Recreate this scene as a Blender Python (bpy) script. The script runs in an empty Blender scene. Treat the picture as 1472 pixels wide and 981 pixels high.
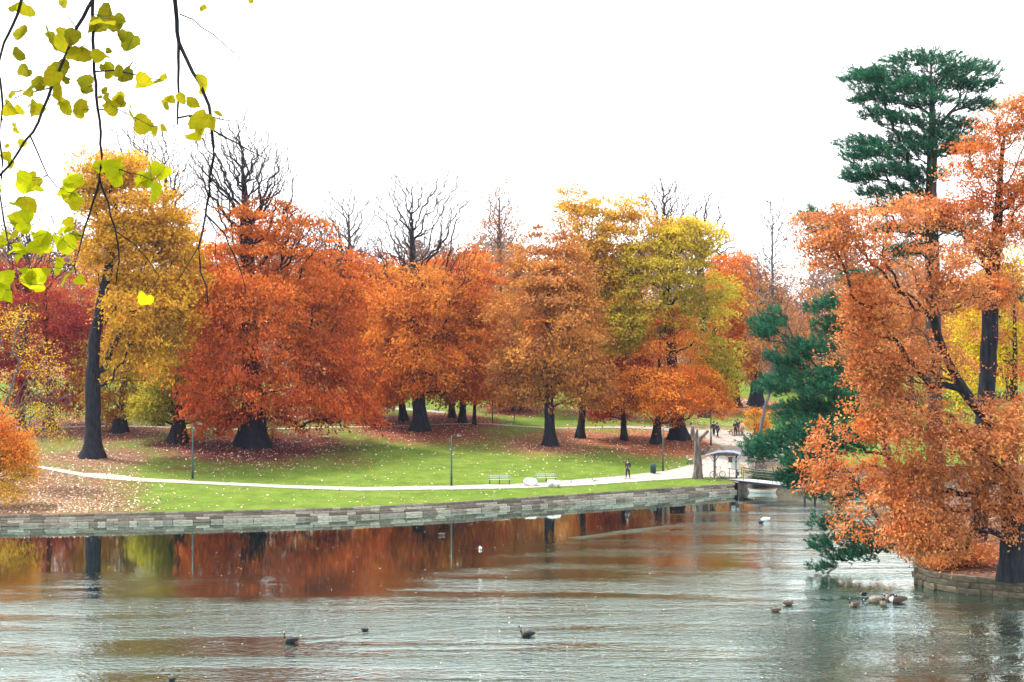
import bpy, bmesh, math, random
import numpy as np
from mathutils import Vector, Matrix

# ------------------------------------------------------------------ camera, sky, sun, exposure
S = bpy.context.scene
COL = S.collection
F = 2044.0                     # focal length in photo pixels (50 mm on 36 mm, 1472 px wide)
CX, CY, CZ = 736.0, 490.5, 14.0
cam = bpy.data.cameras.new('camera'); cam_o = bpy.data.objects.new('camera', cam); COL.objects.link(cam_o)
cam.sensor_width = 36; cam.lens = 50; cam.clip_start = 0.1; cam.clip_end = 6000
cam_o.location = (0, 0, CZ); cam_o.rotation_euler = (math.radians(90), 0, 0)
S.camera = cam_o

SUN_EL, SUN_AZ = 62, 300       # degrees; azimuth clockwise from +Y (beyond the trees, to the left)
w = bpy.data.worlds.new('World'); S.world = w; w.use_nodes = True
nt = w.node_tree; nt.nodes.clear()
sky = nt.nodes.new('ShaderNodeTexSky'); sky.sky_type = 'NISHITA'; sky.sun_disc = False
sky.sun_elevation = math.radians(SUN_EL); sky.sun_rotation = math.radians(SUN_AZ)
sky.air_density = 1.0; sky.dust_density = 5.0
hsv = nt.nodes.new('ShaderNodeHueSaturation'); hsv.inputs['Saturation'].default_value = 0.1
mixc = nt.nodes.new('ShaderNodeMix'); mixc.data_type = 'RGBA'; mixc.inputs[0].default_value = 0.8
mixc.inputs[7].default_value = (9.6, 9.5, 9.75, 1)      # even cloud cover
bgn = nt.nodes.new('ShaderNodeBackground'); bgn.inputs['Strength'].default_value = 0.088
out = nt.nodes.new('ShaderNodeOutputWorld')
nt.links.new(sky.outputs[0], hsv.inputs['Color']); nt.links.new(hsv.outputs[0], mixc.inputs[6])
nt.links.new(mixc.outputs[2], bgn.inputs['Color']); nt.links.new(bgn.outputs[0], out.inputs[0])
sun = bpy.data.lights.new('sun', 'SUN'); sun.energy = 2.3; sun.angle = math.radians(9); sun.color = (1, .95, .88)
sun_o = bpy.data.objects.new('sun', sun); COL.objects.link(sun_o)
sd = Vector((math.sin(math.radians(SUN_AZ))*math.cos(math.radians(SUN_EL)),
             math.cos(math.radians(SUN_AZ))*math.cos(math.radians(SUN_EL)), math.sin(math.radians(SUN_EL))))
sun_o.rotation_euler = sd.to_track_quat('Z', 'Y').to_euler(); sun_o.location = (0, -20, 60)
S.view_settings.view_transform = 'Standard'; S.view_settings.look = 'None'
S.view_settings.gamma = 1; S.view_settings.use_curve_mapping = False
S.view_settings.exposure = 1.7
S.render.engine = 'CYCLES'
S.cycles.max_bounces = 6; S.cycles.diffuse_bounces = 3; S.cycles.glossy_bounces = 3
S.cycles.transmission_bounces = 4; S.cycles.transparent_max_bounces = 4; S.cycles.volume_bounces = 0
S.cycles.use_denoising = True

R = np.random.default_rng(7)
random.seed(7)

# ------------------------------------------------------------------ terrain functions
BX = np.array([-600, -100, -60, -38.7, -26, -13, -4.9, 3.8, 10, 15.5, 20.4, 21.6, 24, 34, 60, 600.])
BY = np.array([80, 100, 104.5, 107.4, 109.4, 112.4, 116.1, 121.3, 125, 128.3, 131.4, 134, 141, 147, 152, 175.])
def bank_y(x): return np.interp(x, BX, BY)
def G(x, y):
    x = np.asarray(x, float); y = np.asarray(y, float)
    u = y - bank_y(x)
    s1 = np.interp(x, [-60, -38, -25, -5, 10, 20], [.075, .064, .05, .035, .04, .045])
    u1 = np.interp(x, [-60, -30, -5, 8, 20], [18, 18, 10, 8, 8])
    z = .86 + s1*np.clip(u, 0, u1) + .073*np.clip(u-u1, 0, 70) + .05*np.clip(u-u1-70, 0, 120) + .03*np.clip(u-u1-190, 0, 300)
    k = np.clip((u-6)/25, 0, 1)
    z = z + k*(.14*np.sin(x*.13+1.3)*np.sin(y*.11) + .1*np.sin(x*.31+y*.17))
    return z
def GP(px, py, z0=None):
    """the point of the bank under a photo pixel"""
    dx, dz = (px-CX)/F, (CY-py)/F
    ys = np.linspace(100, 420, 6401)
    g = G(dx*ys, ys) if z0 is None else np.full_like(ys, z0)
    hit = np.nonzero((CZ + dz*ys <= g) & (ys >= bank_y(dx*ys) - .01))[0]
    y = ys[hit[0]] if len(hit) else 300.
    return Vector((dx*y, y, float(G(dx*y, y))))
def WP(px, py):
    y = CZ*F/(py-CY); return Vector(((px-CX)/F*y, y, 0))
def AT(px, py, y): return Vector(((px-CX)/F*y, y, CZ+(CY-py)/F*y))

# ------------------------------------------------------------------ helpers
def tag(o, label=None, cat=None, group=None, kind=None):
    if label: o['label'] = label
    if cat: o['category'] = cat
    if group: o['group'] = group
    if kind: o['kind'] = kind
    return o
def thing(name, label, cat, loc, rz=0, group=None):
    o = bpy.data.objects.new(name, None); COL.objects.link(o); o.empty_display_size = .3
    o.location = loc; o.rotation_euler = (0, 0, rz); return tag(o, label, cat, group)
def link(name, me, parent=None, mat=None):
    o = bpy.data.objects.new(name, me); COL.objects.link(o)
    if parent is not None: o.parent = parent
    if mat is not None: me.materials.append(mat)
    return o
def mesh_np(name, V, Q, smooth=False, colors=None, midx=None):
    """V (n,3), Q (m,k) faces of one size or list of such arrays"""
    me = bpy.data.meshes.new(name)
    Qs = Q if isinstance(Q, list) else [Q]
    Qs = [np.asarray(q, np.int32) for q in Qs if len(q)]
    me.vertices.add(len(V)); me.vertices.foreach_set('co', np.asarray(V, np.float32).ravel())
    tot = np.concatenate([np.full(len(q), q.shape[1], np.int32) for q in Qs])
    idx = np.concatenate([q.ravel() for q in Qs])
    me.loops.add(len(idx)); me.loops.foreach_set('vertex_index', idx)
    me.polygons.add(len(tot))
    me.polygons.foreach_set('loop_start', np.concatenate([[0], np.cumsum(tot)[:-1]]).astype(np.int32))
    if smooth: me.polygons.foreach_set('use_smooth', np.ones(len(tot), bool))
    if midx is not None: me.polygons.foreach_set('material_index', np.asarray(midx, np.int32))
    if colors is not None:
        a = me.attributes.new('Col', 'FLOAT_COLOR', 'FACE')
        c = np.ones((len(tot), 4), np.float32); c[:, :3] = colors; a.data.foreach_set('color', c.ravel())
    me.update(calc_edges=True); me.validate()
    return me
class MB:
    """collects boxes, tubes and lofts into one mesh"""
    def __init__(s): s.v = []; s.f = []; s.m = []
    def add(s, vs, fs, m=0):
        n = len(s.v); s.v += [tuple(v) for v in vs]; s.f += [tuple(i+n for i in f) for f in fs]; s.m += [m]*len(fs); return s
    def box(s, c, d, rot=None, m=0, taper=1):
        vs = []
        for z in (-.5, .5):
            t = taper if z > 0 else 1
            for x, y in ((-.5, -.5), (.5, -.5), (.5, .5), (-.5, .5)):
                p = Vector((x*d[0]*t, y*d[1]*t, z*d[2]))
                if rot: p = rot @ p
                vs.append(Vector(c)+p)
        return s.add(vs, [(3, 2, 1, 0), (4, 5, 6, 7), (0, 1, 5, 4), (1, 2, 6, 5), (2, 3, 7, 6), (3, 0, 4, 7)], m)
    def loft(s, pts, rad, k=8, m=0, cap=True, up=(0, 0, 1), ms=None):
        pts = [Vector(p) for p in pts]; rings = []
        for i, p in enumerate(pts):
            t = (pts[min(i+1, len(pts)-1)]-pts[max(i-1, 0)]).normalized()
            a = Vector(up).cross(t)
            if a.length < .08: a = Vector((1, 0, 0)).cross(t) if abs(t.x) < .9 else Vector((0, 1, 0)).cross(t)
            a.normalize(); b = t.cross(a).normalized()
            r = rad[i] if isinstance(rad, (list, tuple)) else rad
            ra, rb = r if isinstance(r, (list, tuple)) else (r, r)
            rings.append([p + a*ra*math.cos(2*math.pi*j/k) + b*rb*math.sin(2*math.pi*j/k) for j in range(k)])
        base = len(s.v)
        for rg in rings: s.v += [tuple(q) for q in rg]
        for i in range(len(pts)-1):
            for j in range(k):
                s.f.append((base+i*k+j, base+i*k+(j+1) % k, base+(i+1)*k+(j+1) % k, base+(i+1)*k+j)); s.m.append(ms[i] if ms else m)
        if cap:
            s.f.append(tuple(base+j for j in reversed(range(k)))); s.m.append(ms[0] if ms else m)
            s.f.append(tuple(base+(len(pts)-1)*k+j for j in range(k))); s.m.append(ms[-1] if ms else m)
        return s
    def ring(s, c, R0, r, axis, n=20, k=5, m=0):
        ax = Vector(axis).normalized(); a = ax.orthogonal().normalized(); b = ax.cross(a); base = len(s.v)
        for i in range(n):
            d = a*math.cos(2*math.pi*i/n)+b*math.sin(2*math.pi*i/n)
            for j in range(k):
                t = 2*math.pi*j/k; s.v.append(tuple(Vector(c)+d*(R0+r*math.cos(t))+ax*r*math.sin(t)))
        for i in range(n):
            for j in range(k):
                s.f.append((base+i*k+j, base+((i+1) % n)*k+j, base+((i+1) % n)*k+(j+1) % k, base+i*k+(j+1) % k)); s.m.append(m)
        return s
    def mesh(s, name, mats, smooth=False):
        me = bpy.data.meshes.new(name); me.from_pydata(s.v, [], s.f)
        for mt in (mats if isinstance(mats, list) else [mats]): me.materials.append(mt)
        me.polygons.foreach_set('material_index', s.m)
        if smooth: me.polygons.foreach_set('use_smooth', [True]*len(s.f))
        me.update(); return me
    def build(s, name, mats, parent=None, smooth=False): return link(name, s.mesh(name, mats, smooth), parent)

# ------------------------------------------------------------------ materials
def new_mat(name):
    m = bpy.data.materials.new(name); m.use_nodes = True; n = m.node_tree
    return m, n, n.nodes['Principled BSDF']
def N(n, typ, **kw):
    x = n.nodes.new(typ)
    for k, v in kw.items(): setattr(x, k, v)
    return x
def plain(name, c, rough=.6, var=.25, scale=6., metal=0., bump=0., spec=.4):
    m, n, p = new_mat(name)
    tc = N(n, 'ShaderNodeTexCoord'); no = N(n, 'ShaderNodeTexNoise'); no.inputs['Scale'].default_value = scale; no.inputs['Detail'].default_value = 5
    n.links.new(tc.outputs['Object'], no.inputs['Vector'])
    r = N(n, 'ShaderNodeValToRGB'); e = r.color_ramp.elements
    e[0].position = .3; e[1].position = .72
    e[0].color = [max(0, x*(1-var)) for x in c]+[1]; e[1].color = [min(1, x*(1+var)) for x in c]+[1]
    n.links.new(no.outputs[0], r.inputs[0]); n.links.new(r.outputs[0], p.inputs['Base Color'])
    if 'stone' in name:
        oi = N(n, 'ShaderNodeObjectInfo'); h_ = N(n, 'ShaderNodeHueSaturation'); mr_ = N(n, 'ShaderNodeMapRange'); mr_.inputs[3].default_value = .68; mr_.inputs[4].default_value = 1.22
        n.links.new(oi.outputs['Random'], mr_.inputs[0]); n.links.new(mr_.outputs[0], h_.inputs['Value']); n.links.new(r.outputs[0], h_.inputs['Color']); n.links.new(h_.outputs[0], p.inputs['Base Color'])
    p.inputs['Roughness'].default_value = rough; p.inputs['Metallic'].default_value = metal; p.inputs['Specular IOR Level'].default_value = spec
    if bump:
        b = N(n, 'ShaderNodeBump'); b.inputs['Strength'].default_value = 1; b.inputs['Distance'].default_value = bump
        n.links.new(no.outputs[0], b.inputs['Height']); n.links.new(b.outputs[0], p.inputs['Normal'])
    return m
def bark(name, c1, c2, sc=1.):
    m, n, p = new_mat(name)
    tc = N(n, 'ShaderNodeTexCoord'); mp = N(n, 'ShaderNodeMapping'); mp.inputs['Scale'].default_value = (6*sc, 6*sc, 1.2*sc)
    no = N(n, 'ShaderNodeTexNoise'); no.inputs['Scale'].default_value = 1.; no.inputs['Detail'].default_value = 6
    n.links.new(tc.outputs['Object'], mp.inputs[0]); n.links.new(mp.outputs[0], no.inputs['Vector'])
    r = N(n, 'ShaderNodeValToRGB'); e = r.color_ramp.elements; e[0].position = .35; e[1].position = .68
    e[0].color = list(c1)+[1]; e[1].color = list(c2)+[1]
    n.links.new(no.outputs[0], r.inputs[0]); n.links.new(r.outputs[0], p.inputs['Base Color'])
    p.inputs['Roughness'].default_value = .9; p.inputs['Specular IOR Level'].default_value = .15
    b = N(n, 'ShaderNodeBump'); b.inputs['Distance'].default_value = .06
    n.links.new(no.outputs[0], b.inputs['Height']); n.links.new(b.outputs[0], p.inputs['Normal'])
    return m
def leafmat(name, trans=.45, gloss=0.0):
    m, n, p = new_mat(name); n.nodes.remove(p)
    a = N(n, 'ShaderNodeAttribute', attribute_name='Col')
    d = N(n, 'ShaderNodeBsdfDiffuse'); t = N(n, 'ShaderNodeBsdfTranslucent'); mx = N(n, 'ShaderNodeMixShader'); mx.inputs[0].default_value = trans
    o = n.nodes['Material Output']
    n.links.new(a.outputs['Color'], d.inputs[0]); n.links.new(a.outputs['Color'], t.inputs[0])
    n.links.new(d.outputs[0], mx.inputs[1]); n.links.new(t.outputs[0], mx.inputs[2]); n.links.new(mx.outputs[0], o.inputs[0])
    return m
M = dict(
    bark_dark=bark('bark_dark', (.007, .009, .015), (.028, .03, .037)),
    bark_brown=bark('bark_brown', (.035, .03, .028), (.085, .07, .06)),
    bark_grey=bark('bark_grey', (.07, .065, .07), (.15, .14, .14)),
    bark_pale=bark('bark_pale', (.12, .1, .09), (.3, .26, .22)),
    leaf=leafmat('autumn_leaf', .38), needle=leafmat('pine_needle', .2), litter=leafmat('dry_leaf', .1),
    stone=plain('wall_stone', (.24, .205, .165), .85, .4, 3., bump=.03), stone_pale=plain('wall_stone_pale', (.36, .335, .285), .85, .35, 3., bump=.03),
    stone_dark=plain('wall_stone_dark', (.16, .135, .105), .9, .4, 3., bump=.03), mortar=plain('mortar', (.1, .095, .085), .95, .3, 5.),
    isle_stone=plain('island_stone', (.13, .11, .075), .9, .5, 2.5, bump=.03),
    gravel=plain('path_gravel', (.27, .255, .235), .95, .16, 1.2), gravel_plaza=plain('plaza_gravel', (.25, .225, .195), .95, .3, .8), gravel_tan=plain('path_earth', (.36, .31, .25), .95, .3, 1.0),
    green_paint=plain('green_paint', (.012, .05, .04), .45, .2), bench_wood=plain('bench_wood', (.36, .4, .33), .7, .3, 12.),
    steel=plain('grey_steel', (.12, .13, .15), .5, .2, metal=.2), dark_steel=plain('dark_steel', (.03, .032, .05), .5, .2), zinc=plain('zinc_roof', (.17, .2, .27), .5, .25),
    boulder=plain('white_boulder', (.62, .61, .6), .85, .28, 2.2, bump=.08),
    skin=plain('skin', (.45, .27, .2), .6, .1), black_cloth=plain('black_cloth', (.018, .02, .028), .85, .3), navy_cloth=plain('navy_cloth', (.02, .024, .05), .85, .3),
    white_cloth=plain('white_cloth', (.6, .6, .6), .85, .1), grey_cloth=plain('grey_cloth', (.2, .19, .19), .85, .2), hair=plain('hair', (.02, .014, .01), .6, .3), shoe=plain('shoe', (.05, .045, .04), .6, .2),
    white_paint=plain('white_paint', (.72, .72, .7), .5, .12), rust_paint=plain('rust_paint', (.3, .12, .07), .6, .3), yellow_paint=plain('yellow_paint', (.55, .36, .03), .4, .15),
    rubber=plain('rubber', (.02, .02, .02), .8, .2), deck=plain('bridge_deck', (.36, .36, .38), .8, .2, 4.),
    feather_black=plain('feather_black', (.012, .012, .016), .7, .2), feather_brown=plain('feather_brown', (.1, .075, .055), .8, .4, 14.), feather_pale=plain('feather_pale', (.27, .23, .18), .8, .25, 14.),
    feather_white=plain('feather_white', (.78, .78, .78), .8, .08), beak=plain('beak', (.4, .2, .02), .5, .2), fur_white=plain('white_fur', (.7, .68, .64), .9, .15),
    dead_wood=bark('dead_wood', (.05, .04, .038), (.19, .16, .145), .8), cut_wood=plain('cut_wood', (.26, .19, .14), .8, .25),
)

# ------------------------------------------------------------------ trees
def vnoise(P, f, seed):
    """smooth 0..1 value from a few sine waves"""
    rr = np.random.default_rng(seed); s = np.zeros(len(P))
    for i in range(6):
        k = rr.normal(size=3)*f; s += np.sin(P @ k + rr.uniform(0, 6.28))
    return 1/(1+np.exp(-s*.9))
def skeleton(trunk, pts, order_axis, bf, rise, step, rng, wob=.16):
    rise = np.broadcast_to(np.asarray(rise, float), (len(pts),))
    """nodes and parents of a branching tree that reaches every point (balanced nearest attachment)"""
    cap = len(trunk)+int(len(pts)*14)+50
    P = np.zeros((cap, 3)); par = np.full(cap, -1, np.int64); L = np.zeros(cap); n = len(trunk)
    P[:n] = trunk; par[1:n] = np.arange(n-1)
    seg = np.linalg.norm(np.diff(trunk, axis=0), axis=1); L[1:n] = np.cumsum(seg)
    t0 = max(1, int(n*.22)); tips = np.zeros(len(pts), np.int64)
    allow = np.ones(cap, bool); allow[:t0] = False
    for i in order_axis:
        p = pts[i]; q = P[:n]
        d = q-p; dd = np.sqrt((d*d).sum(1)); dh = np.hypot(d[:, 0], d[:, 1])
        c = dd + bf*L[:n] + 1.1*np.maximum(0, q[:, 2]-(p[2]-rise[i]*dh)); c[~allow[:n]] += 50
        j = int(np.argmin(c)); a = P[j]; D = dd[j]
        m = max(1, min(12, int(math.ceil(D/step))))
        mid = (a+p)/2 + np.array([0, 0, -.06*D if rise[i] > .5 else .1*D]) + rng.normal(size=3)*D*wob*.6
        t = np.linspace(0, 1, m+1)[1:, None]
        new = (1-t)**2*a + 2*t*(1-t)*mid + t*t*p
        if m > 1: new[:-1] += rng.normal(size=(m-1, 3))*step*wob*.5
        P[n:n+m] = new; par[n] = j; par[n+1:n+m] = np.arange(n, n+m-1)
        L[n:n+m] = L[j] + D*np.linspace(0, 1, m+1)[1:]; tips[i] = n+m-1; n += m
    return P[:n], par[:n], tips
def radii(par, nT, r_base, r_tip):
    n = len(par); cnt = np.zeros(n); has = np.zeros(n, bool); has[par[par >= 0]] = True
    cnt[~has] = 1
    pl = par.tolist(); c = cnt.tolist()
    for i in range(n-1, 0, -1): c[pl[i]] += c[i]
    cnt = np.array(c); e = math.log(r_base/r_tip)/math.log(max(cnt[0], 3))
    return r_tip*cnt**e
def tubes(P0, P1, R0, R1, k):
    n = len(P0); t = P1-P0; ln = np.linalg.norm(t, axis=1, keepdims=True)+1e-9; t = t/ln
    P0 = P0 - t*np.minimum(R0[:, None]*.25, ln*.2); 
    ref = np.where(np.abs(t[:, 2:3]) < .85, np.array([[0, 0, 1.]]), np.array([[1., 0, 0]]))
    a = np.cross(ref, t); a /= np.linalg.norm(a, axis=1, keepdims=True)+1e-9; b = np.cross(t, a)
    th = np.arange(k)*2*np.pi/k
    o = a[:, None, :]*np.cos(th)[None, :, None] + b[:, None, :]*np.sin(th)[None, :, None]
    V = np.concatenate([P0[:, None]+o*R0[:, None, None], P1[:, None]+o*R1[:, None, None]], 1).reshape(-1, 3)
    j = np.arange(k); q = np.stack([j, (j+1) % k, k+(j+1) % k, k+j], 1)
    return V, (np.arange(n)[:, None, None]*2*k + q[None]).reshape(-1, 4)
def wood_parts(P, par, r, nT, flare, rng):
    """trunk as one flared tube, limbs and twigs as tubes: returns V, Q of the thick wood and of the thin twigs"""
    K = 16; T = P[:nT]; th = np.arange(K)*2*np.pi/K; ph = rng.uniform(0, 6, 3)
    h = T[:, 2]-T[0, 2]
    rt = r[:nT].copy()
    fl = np.exp(-h/(flare[1]))[:, None]*flare[0]*(1+.45*np.sin(5*th+ph[0])[None]+.2*np.sin(3*th+ph[1])[None])
    lump = 1+.05*np.sin(3*th[None]+h[:, None]*.8+ph[2])
    rr = rt[:, None]*(lump+fl)
    V = np.stack([T[:, 0:1]+rr*np.cos(th), T[:, 1:2]+rr*np.sin(th), np.repeat(T[:, 2:3], K, 1)], 2)
    V[0, :, 2] -= .5
    V = V.reshape(-1, 3); j = np.arange(K); q = np.stack([j, (j+1) % K, K+(j+1) % K, K+j], 1)
    Q = (np.arange(nT-1)[:, None, None]*K+q[None]).reshape(-1, 4)
    Vs, Qs, Vt, Qt = [V], [Q], [], []; off = len(V); offt = 0
    i = np.arange(nT, len(P)); p = par[i]
    R1 = r[i]; R0 = np.minimum(r[p], R1*1.35)
    for lo, hi, k in ((.14, 9e9, 9), (.055, .14, 6), (0, .055, 3)):
        s = (R1 >= lo) & (R1 < hi)
        if not s.any(): continue
        v, qd = tubes(P[p[s]], P[i[s]], R0[s], R1[s], k)
        if k == 3: Vt.append(v); Qt.append(qd+offt); offt += len(v)
        else: Vs.append(v); Qs.append(qd+off); off += len(v)
    return np.concatenate(Vs), np.concatenate(Qs), (np.concatenate(Vt) if Vt else np.zeros((0, 3))), (np.concatenate(Qt) if Qt else np.zeros((0, 4), int))
def leaf_quads(C, out, n, sig, size, rng, droop=.25, flat=.5, aspect=.5):
    """n leaves round each cluster centre, sprays flattened and drooping outwards"""
    m = len(C)
    c = np.repeat(C, n, 0); o = np.repeat(out, n, 0); s = np.repeat(rng.uniform(.7, 1.35, m), n)*sig
    g = rng.normal(size=(m*n, 3))*s[:, None]
    g[:, 2] *= flat
    rad = (g*o).sum(1); g[:, 2] -= droop*np.abs(rad) * np.sign(rad)
    c = c+g
    L = size*rng.uniform(.6, 1.35, m*n)
    a = o*.6 + rng.normal(size=(m*n, 3))*.6; a[:, 2] -= droop
    a /= np.linalg.norm(a, axis=1, keepdims=True)
    nn = rng.normal(size=(m*n, 3))*.75; nn[:, 2] += .7; nn += o*.25
    b = np.cross(nn, a); b /= np.linalg.norm(b, axis=1, keepdims=True)+1e-9
    a *= L[:, None]*.5; b *= (L*aspect*.5)[:, None]
    V = np.stack([c-a, c+b+a*.1, c+a, c-b+a*.1], 1).reshape(-1, 3)
    return V, np.arange(m*n*4).reshape(-1, 4), np.repeat(np.arange(m), n)
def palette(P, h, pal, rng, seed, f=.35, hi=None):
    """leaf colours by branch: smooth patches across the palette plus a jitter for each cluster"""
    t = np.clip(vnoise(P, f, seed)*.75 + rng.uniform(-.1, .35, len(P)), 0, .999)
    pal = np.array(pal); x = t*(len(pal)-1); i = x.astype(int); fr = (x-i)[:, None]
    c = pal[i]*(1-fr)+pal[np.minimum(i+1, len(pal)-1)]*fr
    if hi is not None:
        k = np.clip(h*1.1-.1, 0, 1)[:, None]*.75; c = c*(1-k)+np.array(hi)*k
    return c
ORANGE = [(.62, .17, .03), (.74, .26, .035), (.6, .12, .022), (.78, .33, .05)]
REDOR = [(.52, .095, .024), (.64, .15, .028), (.42, .06, .028), (.6, .13, .025)]
RED = [(.36, .045, .035), (.5, .075, .03), (.28, .035, .04)]
YELLOW = [(.62, .4, .035), (.7, .34, .035), (.46, .38, .04), (.72, .46, .05)]
YGREEN = [(.42, .4, .04), (.56, .44, .04), (.3, .3, .04), (.62, .42, .05)]
OCHRE = [(.46, .24, .04), (.5, .2, .035), (.36, .25, .045), (.55, .3, .04)]
BROWN = [(.5, .2, .055), (.58, .25, .055), (.4, .17, .06), (.6, .2, .04)]
OAK = [(.66, .22, .06), (.5, .2, .09), (.72, .3, .1), (.6, .15, .035), (.72, .36, .16)]
TREES = []          # (x, y, radius, litter colour) for the leaf litter on the ground, shade painted in under the red beech
def tree(label, base, top, r, blobs, pal, npts, nleaf, leaf=.3, sig=.6, bare=(), nbare=0, barkm='bark_dark', group=None, name='beech_tree',
         flare=(.9, .9), bf=.3, rise=.25, via=(), droop=.3, flat=.5, seed=0, hi=None, lit=(.22, .07, .04), litk=1., step=.8, depth=1., y=None, parts=True, tip=None, twigs=True, shell=2.6):
    rng = np.random.default_rng(seed+100)
    if tip is None: tip = .021 if nbare > npts*.5 else .016
    b = GP(*base) if y is None else AT(base[0], base[1], y)
    Y = b.y; sc = Y/F
    def at(px, py, dy=0): p = AT(px, py, Y); return np.array([p.x-b.x, dy, p.z-b.z])
    knots = [np.zeros(3)] + [at(*v) for v in via] + [at(*top)]
    tr = []
    for i in range(len(knots)-1):
        a, c = knots[i], knots[i+1]; m = max(2, int(np.linalg.norm(c-a)/.7))
        tr += [a+(c-a)*t for t in np.linspace(0, 1, m, endpoint=False)]
    tr.append(knots[-1]); tr = np.array(tr)
    if len(tr) > 6:                         # soften the bends
        for _ in range(3): tr[1:-1] = .5*tr[1:-1]+.25*(tr[:-2]+tr[2:])
    tr[1:, :2] += np.cumsum(rng.normal(size=(len(tr)-1, 2))*.035, 0)
    tr = np.concatenate([tr[:1], tr[:1]+(tr[1:2]-tr[:1])*.35, tr[1:]])
    def sample(bl, n):
        if not bl or n == 0: return np.zeros((0, 3))
        A = np.array([x[2]*x[3] for x in bl], float); cnt = rng.multinomial(n, A/A.sum()); o = []
        for x, m in zip(bl, cnt):
            dy = x[4] if len(x) > 4 else rng.uniform(-.35, .35)*x[2]*sc*depth
            c = at(x[0], x[1], dy)
            d = rng.normal(size=(m, 3)); d /= np.linalg.norm(d, axis=1, keepdims=True)
            d *= rng.uniform(0, 1, (m, 1))**(1/shell)
            o.append(c + d*np.array([x[2]*sc, max(.9*x[2], .7*x[3])*sc*depth, x[3]*sc]))
        return np.concatenate(o)
    lp = sample(blobs, int(npts*1.5))
    if len(lp) > 60:                        # uneven outline, hollows and layered sprays
        amp = .11*min(np.ptp(lp[:, 0]), np.ptp(lp[:, 2]))/2
        for f_, a_ in ((.25, 1.), (.7, .5)): lp = lp+np.stack([vnoise(lp, f_, seed*7+i)-.5 for i in range(3)], 1)*2*amp*a_
        lp[:, 2] += (.3 if leaf > .25 else .1)*np.sin(lp[:, 2]*3.4+6*vnoise(lp, .2, seed+3))
        lp = lp[np.argsort(vnoise(lp, .95, seed+8)*.62+rng.uniform(0, .38, len(lp)))[len(lp)-npts:]]
    bp = sample(bare, nbare); pts = np.concatenate([lp, bp])
    pts[:, 2] = np.maximum(pts[:, 2], 1.2)
    ax = np.array([np.interp(pts[:, 2], tr[:, 2], tr[:, i]) for i in (0, 1)]).T
    order = np.argsort(np.hypot(pts[:, 0]-ax[:, 0], pts[:, 1]-ax[:, 1]) + .35*np.maximum(0, pts[:, 2]-tr[-1, 2]))
    P, par, tips = skeleton(tr, pts, order, bf, np.concatenate([np.full(len(lp), rise), np.full(len(bp), max(rise, .7))]), step, rng)
    rad = radii(par, len(tr), r, tip)
    V, Q, Vt, Qt = wood_parts(P, par, rad, len(tr), flare, rng)
    o = thing(name, label, 'tree', b, 0, group)
    t = link('trunk', mesh_np('trunk', V, Q, True), o, M[barkm])
    Vs, Qs, Cs, Ms = [], [], [], []; off = 0
    if len(lp):
        ctr = lp.mean(0); outd = lp-np.array([ctr[0], ctr[1], ctr[2]-1.]); outd[:, 2] *= .5; outd /= np.linalg.norm(outd, axis=1, keepdims=True)+1e-9
        lv, lq, ci = leaf_quads(lp, outd, nleaf, sig, leaf, rng, droop, flat)
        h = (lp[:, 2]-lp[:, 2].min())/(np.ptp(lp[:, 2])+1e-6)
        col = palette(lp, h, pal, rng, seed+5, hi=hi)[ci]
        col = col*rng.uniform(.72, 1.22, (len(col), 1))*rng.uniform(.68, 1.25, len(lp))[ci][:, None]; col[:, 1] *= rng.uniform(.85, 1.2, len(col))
        Vs.append(lv); Qs.append(lq); Cs.append(np.clip(col, .004, .85)); Ms.append(np.zeros(len(lq), int)); off = len(lv)
    if len(Vt) and twigs:
        Vs.append(Vt); Qs.append(Qt+off); Cs.append(np.zeros((len(Qt), 3))); Ms.append(np.ones(len(Qt), int))
    if Vs:
        me = mesh_np('crown', np.concatenate(Vs), np.concatenate(Qs), False, np.concatenate(Cs), np.concatenate(Ms))
        me.materials.append(M['leaf']); me.materials.append(M['bark_brown' if barkm == 'bark_dark' else barkm]); c = link('crown', me, o); c['kind'] = 'stuff'
    if len(lp): TREES.append((b.x, b.y, litk*max(2.5, .9*np.ptp(lp[:, 0])/2), lit))
    return o
def copy_thing(o, loc, rz, sc, label=None, group=None):
    c = o.copy(); COL.objects.link(c); c.location = loc; c.rotation_euler = (0, 0, rz); c.scale = sc
    if label: c['label'] = label
    if group: c['group'] = group
    for ch in o.children:
        d = ch.copy(); COL.objects.link(d); d.parent = c
    return c
exec_trees = []
#TREES_BEGIN
# great red beech and its neighbours on the left
tree('huge red beech with flared trunk and bare upper branches on the lawn', (365, 642), (352, 250), 1.15,
     [(370, 400, 85, 90), (450, 430, 70, 95), (470, 530, 75, 70), (320, 500, 48, 105), (420, 560, 100, 52), (518, 588, 38, 30), (335, 585, 50, 32), (400, 340, 75, 50), (490, 420, 45, 60), (310, 400, 40, 60), (365, 545, 95, 62, -7), (370, 450, 90, 70, -7.5), (470, 590, 70, 28, -4), (300, 560, 36, 50, -3)],
     REDOR, 1750, 46, .36, .6, bare=[(350, 235, 75, 85), (300, 235, 40, 60), (395, 250, 42, 60), (430, 330, 45, 50)], nbare=2100, flare=(.75, 1.5), droop=.5, seed=1, hi=(.72, .24, .035), lit=(.13, .03, .03), litk=1.2)  # litter colour darkened to stand in for the shade under this beech
tree('yellow oak with a tall straight dark trunk beside the earth path', (132, 658), (165, 330), .72,
     [(185, 285, 80, 75), (150, 245, 52, 42), (215, 375, 88, 75), (245, 330, 48, 60), (225, 445, 68, 62), (175, 465, 42, 50), (268, 405, 36, 60), (140, 330, 48, 60), (205, 520, 55, 40)],
     YELLOW, 1265, 46, .36, .6, seed=2, droop=.25, hi=(.72, .38, .04), lit=(.2, .11, .06), via=[(134, 480)], name='oak_tree')
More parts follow.
